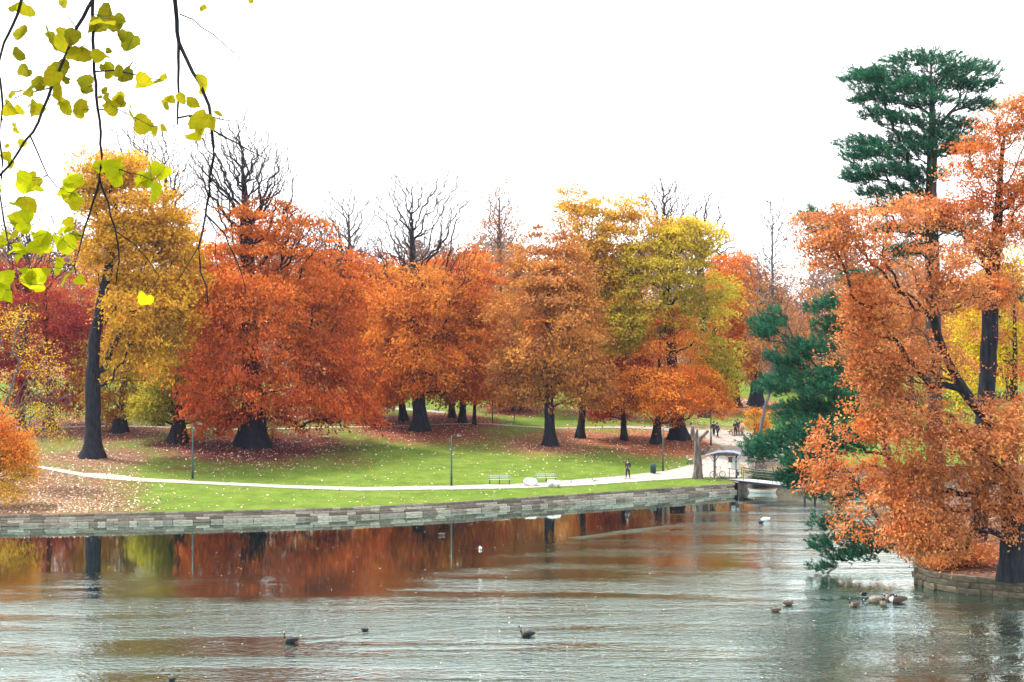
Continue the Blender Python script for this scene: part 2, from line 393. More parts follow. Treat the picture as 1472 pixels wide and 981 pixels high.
tree('low spreading olive yellow tree with buttressed trunk beside the huge red beech', (255, 637), (258, 560), .62,
     [(262, 558, 56, 42), (226, 586, 38, 26), (296, 592, 22, 28), (262, 522, 42, 24)], YGREEN, 420, 46, .28, .5, flare=(1.0, .9), seed=3, lit=(.2, .05, .04), name='oak_tree')
tree('brownish yellow tree behind the tall straight dark trunk', (172, 622), (182, 500), .55,
     [(182, 560, 56, 40), (152, 588, 28, 22), (214, 500, 62, 52), (130, 520, 26, 40), (240, 545, 40, 40)], OCHRE, 480, 46, .3, .55, seed=4, lit=(.2, .06, .04), name='oak_tree')
tree('deep red beech over the far lawn at the wooded left end', (70, 616), (66, 400), .42,
     [(60, 500, 70, 80), (112, 475, 45, 95), (20, 550, 45, 45), (92, 565, 62, 24), (40, 420, 60, 50), (-20, 480, 40, 80)], RED, 750, 46, .32, .65, seed=5, droop=.45, lit=(.2, .05, .05))
tree('tall grey bare tree rising behind the yellow oak', (228, 612), (238, 300), .42, [], YELLOW, 0, 0, bare=[(240, 235, 55, 70), (190, 200, 50, 45), (265, 300, 50, 60), (170, 260, 40, 60)], nbare=1650, seed=6, barkm='bark_brown', name='bare_tree', rise=.6)
tree('grey bare tree behind the deep red beech', (28, 611), (40, 380), .4, [(30, 430, 50, 40)], OCHRE, 60, 20, .25, .6, bare=[(40, 345, 65, 65), (10, 380, 50, 60), (90, 360, 40, 50)], nbare=1350, seed=7, barkm='bark_brown', name='bare_tree', rise=.5)
# second row that closes the gaps
tree('dusky orange beech in the second row behind the huge red beech', (476, 598), (480, 420), .45, [(470, 420, 60, 60), (500, 480, 60, 70), (440, 400, 50, 50), (530, 420, 40, 60)], REDOR+BROWN[:2], 560, 42, .4, .72, seed=31, droop=.4, bare=[(470, 350, 60, 40)], nbare=450, tip=.022)
tree('rust brown beech in the second row behind the brown orange tree', (742, 590), (742, 430), .4, [(740, 430, 44, 70), (725, 500, 44, 60), (765, 480, 40, 70), (735, 560, 50, 26)], BROWN+ORANGE[:1], 520, 42, .38, .7, seed=32, droop=.4)
tree('orange beech in the second row behind the small red beech', (872, 596), (872, 450), .4, [(870, 470, 50, 60), (905, 500, 46, 56), (850, 530, 40, 50)], ORANGE+BROWN[:1], 460, 42, .38, .7, seed=33, droop=.4)
tree('dark red beech in the second row between the yellow oak and the huge red beech', (295, 604), (296, 420), .45, [(290, 430, 46, 70), (300, 520, 50, 60), (270, 560, 40, 36)], REDOR+RED[:1], 460, 42, .38, .7, seed=34, droop=.4)
tree('faded orange tree of the second row standing behind the plaza', (1020, 592), (1030, 430), .4, [(1040, 420, 40, 56), (1062, 470, 40, 60), (1000, 480, 40, 50)], ORANGE+BROWN[:2], 400, 40, .38, .7, seed=35, droop=.4)
# middle group
tree('orange beech with thick dark trunk and two tall bare tops', (602, 619), (590, 330), .72,
     [(600, 455, 80, 85), (556, 515, 55, 65), (652, 505, 58, 75), (690, 420, 38, 58), (620, 562, 88, 28), (690, 530, 42, 50), (560, 420, 45, 50), (605, 520, 80, 50, -6), (600, 420, 70, 50, -6), (545, 565, 40, 26)],
     ORANGE, 1100, 46, .36, .6, bare=[(572, 290, 45, 65), (642, 282, 45, 62), (600, 370, 95, 55), (545, 370, 45, 40)], nbare=2000, seed=8, droop=.5, hi=(.7, .28, .06), lit=(.24, .07, .04), litk=1.2)
tree('slim beech behind the thick dark trunk with two bare tops', (580, 605), (556, 400), .36, [(552, 440, 50, 70), (540, 520, 42, 58), (530, 570, 36, 25)], ORANGE, 420, 46, .36, .582, seed=9, droop=.45, lit=(.22, .06, .04), litk=1.2)
tree('slender straight orange beech in the middle of the small grove', (664, 608), (672, 380), .34, [(678, 420, 46, 80), (690, 500, 36, 72), (655, 560, 40, 30)], REDOR, 420, 46, .36, .58, seed=10, droop=.45, lit=(.24, .06, .04), litk=1.3)
tree('thin orange beech just behind the slender straight one', (650, 601), (640, 390), .3, [(636, 430, 46, 70), (640, 520, 50, 60)], ORANGE, 360, 46, .36, .58, seed=11, droop=.45, lit=(.24, .06, .04), litk=1.3)
tree('sapling thin orange beech at the open edge of the small grove', (682, 611), (690, 470), .17, [(694, 500, 32, 55), (700, 560, 28, 26)], ORANGE, 200, 42, .28, .5, seed=12, droop=.45)
tree('tall narrow half bare tree with sparse rusty leaves on the skyline', (716, 585), (716, 290), .36, [(722, 300, 30, 48), (705, 330, 22, 40)], BROWN, 130, 12, .28, .5, bare=[(718, 300, 34, 55), (715, 380, 34, 45)], nbare=570, seed=13, barkm='bark_grey', rise=.9, name='half_bare_tree')
tree('hazy grey bare tree between the red and the orange beech', (500, 590), (502, 320), .4, [], YELLOW, 0, 0, bare=[(500, 300, 52, 48), (505, 370, 60, 60), (465, 330, 40, 50)], nbare=1500, seed=14, barkm='bark_brown', rise=.6, name='bare_tree')
tree('brown orange tree with bare lower trunk standing out on the lawn', (790, 641), (790, 350), .52,
     [(790, 372, 55, 58), (768, 455, 62, 68), (815, 478, 58, 68), (758, 532, 46, 44), (832, 418, 46, 58), (792, 558, 70, 34), (732, 540, 26, 36), (760, 380, 40, 50), (790, 500, 66, 46, -5), (790, 420, 50, 40, -5), (850, 545, 40, 44)],
     BROWN, 900, 46, .36, .58, seed=15, droop=.35, lit=(.26, .12, .06), name='oak_tree')
tree('yellow topped tree between the brown orange tree and the litter bin', (834, 630), (850, 330), .36,
     [(872, 312, 62, 42), (828, 300, 34, 40), (900, 380, 66, 50), (850, 400, 50, 50), (935, 322, 44, 26), (840, 470, 40, 60), (890, 440, 50, 50), (860, 350, 60, 40)], YELLOW, 860, 40, .34, .58, seed=116, hi=(.66, .36, .045), lit=(.26, .1, .05), name='oak_tree', shell=2, depth=.8)
tree('big yellow green oak with wide dark flared trunk by the plaza', (976, 632), (962, 400), .72,
     [(958, 375, 66, 52), (1012, 440, 46, 58), (930, 435, 56, 50), (1040, 505, 26, 58), (995, 345, 44, 28), (1022, 545, 40, 36), (900, 470, 40, 40)], YGREEN, 820, 46, .36, .58, seed=17, hi=(.66, .46, .05), flare=(.9, 1.2), lit=(.3, .12, .05), litk=1.3, name='oak_tree')
tree('bright orange beech next to the wide dark flared trunk', (944, 638), (950, 470), .42,
     [(950, 505, 72, 56), (928, 562, 58, 36), (990, 560, 62, 38), (1034, 572, 32, 32), (962, 588, 48, 18), (945, 560, 70, 34, -4)], ORANGE, 620, 46, .28, .55, seed=18, droop=.45, lit=(.3, .1, .045), litk=1.3)
tree('small red beech with a slim dark trunk on the litter covered slope', (898, 633), (896, 540), .28, [(890, 570, 42, 32), (868, 592, 24, 14), (905, 535, 40, 36)], REDOR[:1]+RED[1:2]+REDOR[2:3], 300, 46, .28, .5, seed=19, droop=.45, lit=(.3, .1, .05))
tree('bare dark topped tree on the skyline above the yellow green oak', (952, 600), (955, 320), .5, [], YELLOW, 0, 0, bare=[(955, 285, 46, 46), (958, 330, 36, 36)], nbare=1000, seed=20, barkm='bark_brown', rise=.8, name='bare_tree')
tree('gnarled bare tree with thick crooked boughs above the plaza', (1012, 600), (1008, 370), .5, [], YELLOW, 0, 0, bare=[(1020, 300, 34, 46), (1044, 345, 24, 26), (995, 350, 30, 30)], nbare=650, seed=21, barkm='bark_brown', rise=.5, name='bare_tree')
tree('thin grey bare tree with its foot behind the footbridge', (1090, 679), (1113, 320), .17, [(1100, 470, 36, 80)], OCHRE, 110, 16, .2, .5, via=[(1094, 620), (1112, 545), (1114, 450)], bare=[(1116, 318, 38, 48), (1094, 380, 32, 48), (1110, 450, 44, 80)], nbare=1050, seed=22, barkm='bark_grey', rise=.6, name='bare_tree', flare=(.3, .5))
tree('rounded orange beech beyond the people on the plaza', (1056, 585), (1052, 420), .6, [(1050, 450, 40, 76), (1076, 510, 26, 60), (1060, 400, 36, 40)], ORANGE, 420, 40, .34, .7, seed=23, hi=(.7, .27, .07), lit=(.3, .12, .06))
tree('thick flared trunk tree beyond the lawn right of the plaza', (1087, 583), (1092, 440), .8, [(1100, 500, 60, 40), (1150, 470, 60, 60), (1110, 420, 46, 40)], BROWN, 380, 36, .34, .7, seed=24, lit=(.26, .12, .06), flare=(.8, 1.2))
tree('slim young orange tree glowing behind the picnic table', (1086, 640), (1086, 596), .07, [(1086, 606, 17, 20), (1092, 622, 12, 12)], ORANGE, 130, 26, .2, .28, seed=25, hi=(.74, .34, .03), flare=(.3, .3), name='young_tree', litk=.5)
# left bank, nearest
tree('orange yellow leaning tree growing at the water wall', (-45, 728), (-10, 560), .3,
     [(8, 690, 48, 40), (0, 640, 44, 40), (20, 650, 34, 36), (-20, 590, 40, 50)], ORANGE[:2]+YELLOW[:2], 420, 36, .2, .42, via=[(-30, 650)], seed=26, name='small_tree', lit=(.3, .17, .1), litk=1.4, step=.5)
tree('slender sapling with sparse yellow sprays over the bank', (-20, 700), (30, 520), .16, [(60, 600, 48, 28), (46, 530, 46, 46), (20, 480, 40, 40), (92, 620, 22, 20)], YELLOW+YGREEN[:1], 260, 12, .2, .5, via=[(0, 610)], bare=[(60, 590, 50, 50)], nbare=240, seed=27, barkm='bark_grey', name='small_tree', rise=.3, step=.5)
# island trees
tree('old leaning oak with orange leaves on the island edge', (1452, 822), (1335, 330), .62,
     [(1228, 345, 82, 46), (1180, 385, 50, 34), (1300, 330, 60, 40), (1330, 420, 110, 60), (1275, 470, 66, 46), (1300, 540, 120, 52), (1262, 560, 44, 46), (1240, 625, 66, 36), (1330, 640, 110, 46), (1190, 690, 50, 34), (1270, 715, 90, 38), (1370, 700, 90, 40), (1330, 768, 90, 28), (1420, 745, 50, 50), (1360, 800, 46, 14), (1255, 755, 74, 34, -2), (1315, 790, 60, 18, -2), (1400, 640, 70, 60, -3), (1186, 655, 34, 26)],
     OAK, 2300, 30, .2, .27, via=[(1458, 720), (1440, 620), (1395, 580), (1348, 480)], seed=28, y=76.5, name='oak_tree', flare=(.3, .45), rise=.1, droop=.15, flat=.6, step=.5, bf=.22, depth=.75, lit=(.26, .1, .05), tip=.01, shell=2.2)
tree('upright oak with light orange leaves behind the leaning oak', (1405, 790), (1450, 180), .5,
     [(1405, 235, 46, 70), (1450, 165, 36, 46), (1448, 320, 50, 70), (1355, 300, 50, 34), (1440, 430, 50, 60), (1395, 350, 50, 40), (1460, 560, 40, 60), (1320, 300, 40, 30), (1490, 260, 40, 80)],
     OAK[1:], 1000, 30, .19, .3, via=[(1412, 600), (1425, 430)], seed=29, y=83, name='oak_tree', flare=(.3, .45), rise=.35, droop=.15, flat=.6, step=.5, bf=.25, depth=.8, lit=(.26, .1, .05), tip=.01, shell=2.2)
tree('yellow lime tree glowing behind the island oaks', (1462, 745), (1455, 380), .25, [(1450, 400, 50, 60), (1420, 480, 50, 60), (1470, 500, 40, 60), (1390, 540, 50, 50)], [(.62, .55, .03), (.7, .45, .03), (.5, .55, .04)], 420, 36, .22, .5, seed=30, y=104, name='lime_tree', litk=.6)
#TREES_END
# ------------------------------------------------------------------ background wood (shared meshes)
proto = [tree('brownish bare far wood tree between the huge red and the dusky orange beech', (430, 560), (430, 400), .4, [(430, 440, 60, 70)], BROWN, 140, 16, .4, .8, bare=[(430, 390, 60, 80), (440, 440, 70, 60)], nbare=975, seed=40, barkm='bark_grey', group='bare trees of the far wood', name='bare_tree', rise=.6),
         tree('rusty leaved far wood tree behind the yellow topped tree', (860, 556), (860, 420), .45, [(860, 430, 60, 60), (840, 480, 60, 50), (890, 480, 50, 50)], BROWN+REDOR[:1], 420, 34, .42, .9, seed=41, barkm='bark_brown', group='rusty trees of the far wood', name='beech_tree')]
rr = random.Random(5)
WHERE = {-40: 'at its end past the orange leaning tree', 40: 'behind the deep red beech', 110: 'behind the tall straight dark trunk', 190: 'behind the yellow oak', 290: 'behind the dark red second row beech', 345: 'behind the bare top of the huge red beech', 480: 'behind the dusky orange beech', 545: 'behind the slim beech of the grove', 600: 'behind the two tall bare tops',
         680: 'behind the slender straight beech', 760: 'behind the rust brown second row beech', 800: 'behind the brown orange tree', 930: 'behind the small red beech', 1000: 'behind the gnarled bare tree', 1060: 'behind the rounded orange beech', 1130: 'behind the thin grey bare tree', 1180: 'behind the pine with drooping boughs', 1240: 'behind the top of the drooping pine',
         1310: 'behind the tall layered pine', 1380: 'behind the upright island oak', 1450: 'behind the yellow lime tree', 1520: 'beyond the island past the oaks'}
for i, (px, kind) in enumerate(zip(WHERE, (1, 1, 1, 0, 1, 0, 0, 1, 0, 1, 0, 1, 1, 0, 1, 1, 0, 1, 1, 1, 1, 1))):
    y = rr.uniform(225, 262); x = (px-CX)/F*y
    if px > 1100: y = rr.uniform(190, 230); x = (px-CX)/F*y
    s = rr.uniform(.8, 1.05)
    copy_thing(proto[kind], (x, y, float(G(x, y))-.1), rr.uniform(0, 6.2), (s, s, s*rr.uniform(.85, 1.08)), ('rusty leaved' if kind else 'brownish bare')+' far wood tree '+WHERE[px])

# ------------------------------------------------------------------ pines
def pine(label, base, y, top, r, pads, seed, ntuft, limbs=None, via=()):
    rng = np.random.default_rng(seed); b = AT(base[0], base[1], y); sc = y/F
    def at(px, py, dy=0): p = AT(px, py, y); return np.array([p.x-b.x, dy, p.z-b.z])
    kn = [np.zeros(3)]+[at(*v) for v in via]+[at(*top)]; tr = []
    for i in range(len(kn)-1):
        m = max(2, int(np.linalg.norm(kn[i+1]-kn[i])/.7)); tr += [kn[i]+(kn[i+1]-kn[i])*t for t in np.linspace(0, 1, m, endpoint=False)]
    tr.append(kn[-1]); tr = np.array(tr); tr[1:, :2] += np.cumsum(rng.normal(size=(len(tr)-1, 2))*.02, 0)
    A = np.array([p[2]*p[3]**.5 for p in pads]); cnt = rng.multinomial(ntuft, A/A.sum()); pts = []
    for p, m in zip(pads, cnt):
        dy = p[4] if len(p) > 4 else rng.uniform(-1.2, 1.2); c = at(p[0], p[1], dy)
        d = rng.normal(size=(m, 3)); d /= np.linalg.norm(d, axis=1, keepdims=True); d *= rng.uniform(0, 1, (m, 1))**.4
        q = c + d*np.array([p[2]*sc, .8*p[2]*sc, p[3]*sc])
        q[:, 2] += .25*np.sin(q[:, 0]*2.1+p[0])*np.cos(q[:, 1]*1.7) - .004*((q[:, 0]-c[0])**2)
        pts.append(q)
    pts = np.concatenate(pts); sub = pts[rng.permutation(len(pts))[:len(pts)//3]]
    ax = np.array([np.interp(sub[:, 2], tr[:, 2], tr[:, i]) for i in (0, 1)]).T
    P, par, tips = skeleton(tr, sub, np.argsort(np.hypot(sub[:, 0]-ax[:, 0], sub[:, 1]-ax[:, 1])), .25, .02, .6, rng, .12)
    rad = radii(par, len(tr), r, .012); V, Q, Vt, Qt = wood_parts(P, par, rad, len(tr), (.4, .6), rng)
    o = thing('pine_tree', label, 'tree', b)
    link('trunk', mesh_np('trunk', V, Q, True), o, M['bark_brown'])
    m = len(pts); nn = 30
    od = pts-np.stack([np.interp(pts[:, 2], tr[:, 2], tr[:, 0]), np.interp(pts[:, 2], tr[:, 2], tr[:, 1]), pts[:, 2]], 1); od /= np.linalg.norm(od, axis=1, keepdims=True)+1e-6
    axd = od*.7+rng.normal(size=(m, 3))*.35+np.array([0, 0, .55]); axd /= np.linalg.norm(axd, axis=1, keepdims=True)
    al = rng.uniform(.25, .6, m); A = np.repeat(axd, nn, 0); tt = rng.uniform(0, 1, (m*nn, 1))
    c = np.repeat(pts, nn, 0)+A*tt*np.repeat(al, nn)[:, None]
    d = rng.normal(size=(m*nn, 3)); d -= A*(d*A).sum(1, keepdims=True); d /= np.linalg.norm(d, axis=1, keepdims=True); d = d*.8+A*.75
    ln = rng.uniform(.12, .22, (m*nn, 1)); s = np.cross(d, rng.normal(size=(m*nn, 3))); s /= np.linalg.norm(s, axis=1, keepdims=True)
    NV = np.stack([c-s*.018, c+s*.018, c+d*ln], 1).reshape(-1, 3)
    colr = np.array([(.028, .14, .075), (.05, .2, .1), (.018, .095, .062)])[rng.integers(0, 3, m)][np.repeat(np.arange(m), nn)]*rng.uniform(.7, 1.3, (m*nn, 1))
    me = mesh_np('crown', np.concatenate([NV, Vt]), [np.arange(m*nn*3).reshape(-1, 3), Qt+len(NV)], False, np.concatenate([colr, np.zeros((len(Qt), 3))]), np.concatenate([np.zeros(m*nn, int), np.ones(len(Qt), int)]))
    me.materials.append(M['needle']); me.materials.append(M['bark_brown']); cr = link('crown', me, o); cr['kind'] = 'stuff'
    return o
#PINES
pine('tall dark green pine with flat layered crown towering over the oaks', (1345, 742), 95, (1340, 78), .5,
     [(1330, 84, 62, 10), (1270, 106, 58, 10), (1385, 100, 58, 11), (1290, 128, 70, 11), (1400, 122, 42, 10), (1345, 118, 60, 12), (1245, 116, 34, 9), (1320, 150, 60, 7), (1260, 142, 40, 7), (1410, 150, 36, 8), (1300, 178, 50, 6), (1265, 168, 34, 6),
      (1375, 182, 48, 11), (1320, 198, 56, 12), (1250, 204, 46, 8), (1290, 222, 62, 11), (1355, 214, 50, 14), (1235, 226, 30, 7), (1270, 248, 60, 10), (1240, 256, 34, 7), (1320, 254, 42, 12), (1290, 275, 60, 7), (1390, 210, 36, 10),
      (1300, 300, 50, 10), (1350, 330, 50, 12), (1310, 360, 40, 10), (1290, 330, 40, 8), (1420, 430, 46, 14), (1380, 420, 40, 10)], 50, 7600)
pine('dark green pine with drooping boughs over the water beside the footbridge', (1337, 789), 88, (1215, 330), .38,
     [(1165, 312, 16, 12), (1190, 330, 26, 8), (1108, 464, 30, 17, 0), (1170, 500, 50, 16), (1215, 470, 46, 16), (1150, 545, 60, 16), (1220, 540, 50, 18), (1118, 560, 30, 12), (1148, 590, 42, 16), (1200, 590, 60, 20), (1102, 640, 36, 16), (1160, 635, 60, 20), (1225, 640, 50, 20), (1095, 650, 30, 12), (1170, 680, 46, 16), (1140, 690, 28, 12), (1210, 710, 50, 18), (1200, 755, 40, 10), (1240, 400, 30, 14), (1195, 440, 36, 12), (1100, 480, 20, 10, -1), (1135, 520, 40, 12), (1144, 612, 40, 12, -2), (1180, 560, 50, 16, -2), (1180, 615, 60, 16, -3), (1150, 660, 46, 14, -2),
      (1185, 776, 34, 11, -1.8), (1215, 792, 40, 11, -2), (1172, 806, 22, 5, -2.6), (1250, 780, 40, 14, -1.5), (1235, 765, 40, 10, -1)], 51, 6200, via=[(1290, 690), (1245, 560)])

# ------------------------------------------------------------------ ground of the park
def terrain():
    xs = np.concatenate([[-1500, -700, -350, -200, -130, -100], np.arange(-80, 80.1, .8), [100, 130, 200, 350, 700, 1500]])
    us = np.concatenate([np.arange(0, 14, .5), np.arange(14, 120, .9), np.arange(120, 320, 6), [340, 400, 500, 700, 1000, 1600, 2600]])
    Xg, U = np.meshgrid(xs, us, indexing='ij'); Yg = bank_y(Xg)+U; Z = G(Xg, Yg)
    V = np.stack([Xg, Yg, Z], 2).reshape(-1, 3); nx, nu = Xg.shape
    i, j = np.meshgrid(np.arange(nx-1), np.arange(nu-1), indexing='ij'); a = (i*nu+j).ravel()
    me = mesh_np('ground', V, np.stack([a, a+nu, a+nu+1, a+1], 1), True)
    amt = np.zeros(len(V)); col = np.zeros((len(V), 3)); ws = np.zeros(len(V))+1e-6
    for (x, y, rad, c) in TREES:
        d = np.hypot(V[:, 0]-x, (V[:, 1]-y)*.8); wgt = np.exp(-(d/(rad*1.05))**1.7)
        amt = np.maximum(amt, wgt); col += wgt[:, None]**2*np.array(c); ws += wgt**2
    col = (col+1e-6*np.array((.25, .15, .08)))/ws[:, None]
    px = CX+F*V[:, 0]/V[:, 1]; u = V[:, 1]-bank_y(V[:, 0])
    left = 1/(1+np.exp((px-205)/28))*np.clip(1.25-u/60, 0, 1)*.72       # the leaf strewn slope on the left
    lw = left[:, None]; col = col*(1-lw)+np.array((.2, .13, .08))*lw
    amt = np.maximum(amt*np.clip((u-3)/5, 0, 1), left)
    pz = np.exp(-((V[:, 0]-24)/10)**2-((V[:, 1]-160)/22)**2)*.85; k = (pz > amt)[:, None]
    col = np.where(k, np.array((.36, .24, .16)), col); amt = np.maximum(amt, pz)
    wood = np.clip((u-95)/25, 0, 1); amt = np.maximum(amt, wood)
    a1 = me.attributes.new('litter', 'FLOAT', 'POINT'); a1.data.foreach_set('value', amt.astype(np.float32))
    a2 = me.attributes.new('litter_and_shade_colour', 'FLOAT_COLOR', 'POINT'); cc = np.ones((len(V), 4), np.float32); cc[:, :3] = col; a2.data.foreach_set('color', cc.ravel())
    m, n, p = new_mat('lawn')
    tc = N(n, 'ShaderNodeTexCoord')
    def noise(s, d=5, stretch=None):
        x = N(n, 'ShaderNodeTexNoise'); x.inputs['Scale'].default_value = s; x.inputs['Detail'].default_value = d; n.links.new(tc.outputs['Object'], x.inputs['Vector']); return x.outputs[0]
    def ramp(v, stops):
        r = N(n, 'ShaderNodeValToRGB'); e = r.color_ramp.elements
        while len(e) < len(stops): e.new(.5)
        for k, (pos, c) in enumerate(stops): e[k].position = pos; e[k].color = list(c)+[1]
        n.links.new(v, r.inputs[0]); return r.outputs[0]
    def mixc(f, a, b, mode='MIX'):
        x = N(n, 'ShaderNodeMix', data_type='RGBA', blend_type=mode)
        for s, v in ((x.inputs[0], f), (x.inputs[6], a), (x.inputs[7], b)):
            if hasattr(v, 'links'): n.links.new(v, s)
            else: s.default_value = v
        return x.outputs[2]
    g = mixc(noise(.16, 3), ramp(noise(3.5, 6), [(.3, (.045, .1, .009)), (.7, (.085, .16, .014))]), ramp(noise(2.2, 6), [(.3, (.085, .145, .014)), (.7, (.145, .175, .028))]))
    g = mixc(.8, g, ramp(noise(.55, 7), [(.3, (.68, .7, .7)), (.7, (1.3, 1.22, 1.25))]), 'MULTIPLY')
    at = N(n, 'ShaderNodeAttribute', attribute_name='litter'); ac = N(n, 'ShaderNodeAttribute', attribute_name='litter_and_shade_colour')
    l = mixc(.75, ac.outputs['Color'], ramp(noise(2.6, 8), [(.3, (.25, .22, .25)), (.5, (.6, .55, .55)), (.7, (1.5, 1.35, 1.2))]), 'MULTIPLY')
    # breakup: noise against the litter amount
    ma = N(n, 'ShaderNodeMath', operation='MULTIPLY_ADD'); n.links.new(at.outputs['Fac'], ma.inputs[0]); ma.inputs[1].default_value = 1.15; ma.inputs[2].default_value = -.62
    sm = N(n, 'ShaderNodeMath', operation='ADD'); n.links.new(ma.outputs[0], sm.inputs[0]); n.links.new(noise(1.3, 8), sm.inputs[1])
    s2 = N(n, 'ShaderNodeMath', operation='MULTIPLY_ADD'); n.links.new(noise(.2, 4), s2.inputs[0]); s2.inputs[1].default_value = .9; n.links.new(sm.outputs[0], s2.inputs[2]); sm = s2
    mr = N(n, 'ShaderNodeMapRange'); mr.inputs['From Min'].default_value = .62; mr.inputs['From Max'].default_value = 1.12; n.links.new(sm.outputs[0], mr.inputs[0])
    n.links.new(mixc(mr.outputs[0], g, l), p.inputs['Base Color']); p.inputs['Roughness'].default_value = .95; p.inputs['Specular IOR Level'].default_value = .1
    b = N(n, 'ShaderNodeBump'); b.inputs['Distance'].default_value = .08; n.links.new(noise(5., 8), b.inputs['Height']); n.links.new(b.outputs[0], p.inputs['Normal'])
    me.materials.append(m); o = link('ground', me); o['kind'] = 'structure'
    return m
LAWN = terrain()
M['lawn'] = LAWN
def strip(name, up, lo, mat, lift=.035, n=140):
    """a path between two edges given in photo pixels, laid on the ground"""
    def res(e):
        e = [GP(*q) for q in e]; d = np.concatenate([[0], np.cumsum([(e[i+1]-e[i]).length for i in range(len(e)-1)])]); t = np.linspace(0, d[-1], n)
        return np.stack([np.interp(t, d, [q.x for q in e]), np.interp(t, d, [q.y for q in e])], 1)
    A, B = res(up), res(lo); m = 5; rg = np.random.default_rng(3)
    jit = rg.normal(size=(n, 2))*.05; A[:, 1] += jit[:, 0]; B[:, 1] += jit[:, 1]
    V = np.concatenate([A[:, None]*(1-t)+B[:, None]*t for t in np.linspace(0, 1, m)], 1).reshape(-1, 2)
    V = np.stack([V[:, 0], V[:, 1], G(V[:, 0], V[:, 1])+lift], 1)
    i, j = np.meshgrid(np.arange(n-1), np.arange(m-1), indexing='ij'); a = (i*m+j).ravel()
    o = link(name, mesh_np(name, V, np.stack([a, a+1, a+m+1, a+m], 1), True), None, mat); o['kind'] = 'structure'; return o
strip('path', [(268, 691.5), (400, 697.5), (520, 701), (649, 698.8), (750, 696), (830, 690), (902, 684), (960, 677), (1000, 667), (1021, 656), (1034, 645)],
      [(268, 695.5), (400, 702), (520, 706), (649, 704.5), (750, 702.5), (850, 698), (902, 694), (960, 690), (1010, 686.5), (1045, 688), (1068, 686)], M['gravel'])
strip('earth_path', [(40, 668), (75, 673), (120, 680.5), (160, 682), (200, 687.5), (272, 691.4)], [(40, 670), (75, 677), (120, 686), (160, 690), (200, 692.5), (272, 695.4)], M['gravel_tan'])
strip('plaza', [(1150, 640), (1085, 622), (1050, 620), (1020, 617), (990, 618), (950, 614.5), (900, 613.5), (800, 615.5)], [(1080, 690), (1070, 672), (1036, 643), (1012, 629), (980, 623), (950, 619), (900, 616.5), (800, 617)], M['gravel_plaza'], .05)
strip('far_path', [(-60, 613), (120, 612.4), (230, 613.4), (440, 615.5), (590, 611.4), (700, 609), (800, 615.4)], [(-60, 615), (120, 614.4), (230, 615.2), (440, 617.2), (590, 613), (700, 610.4), (800, 616.6)], M['gravel_tan'])
strip('lawn_path', [(500, 583), (560, 586.5), (640, 592)], [(500, 585), (560, 589.5), (640, 595)], M['gravel'])
strip('lawn_path', [(1030, 570), (1060, 573.5), (1100, 579)], [(1030, 571.5), (1060, 575.5), (1100, 582)], M['gravel'])

# near bank under the camera
xs = np.linspace(-160, 160, 60); ys = np.concatenate([np.linspace(-120, 4, 12), np.linspace(6, 42, 24)])
Xg, Yg = np.meshgrid(xs, ys, indexing='ij'); Zg = np.where(Yg < 4, 12.3, 12.3-.38*(Yg-4))+.1*np.sin(Xg*.7)*np.sin(Yg*.5)
i, j = np.meshgrid(np.arange(59), np.arange(len(ys)-1), indexing='ij'); a = (i*len(ys)+j).ravel()
o = link('near_bank', mesh_np('near_bank', np.stack([Xg, Yg, Zg], 2).reshape(-1, 3), np.stack([a, a+len(ys), a+len(ys)+1, a+1], 1), True), None, LAWN); o['kind'] = 'structure'

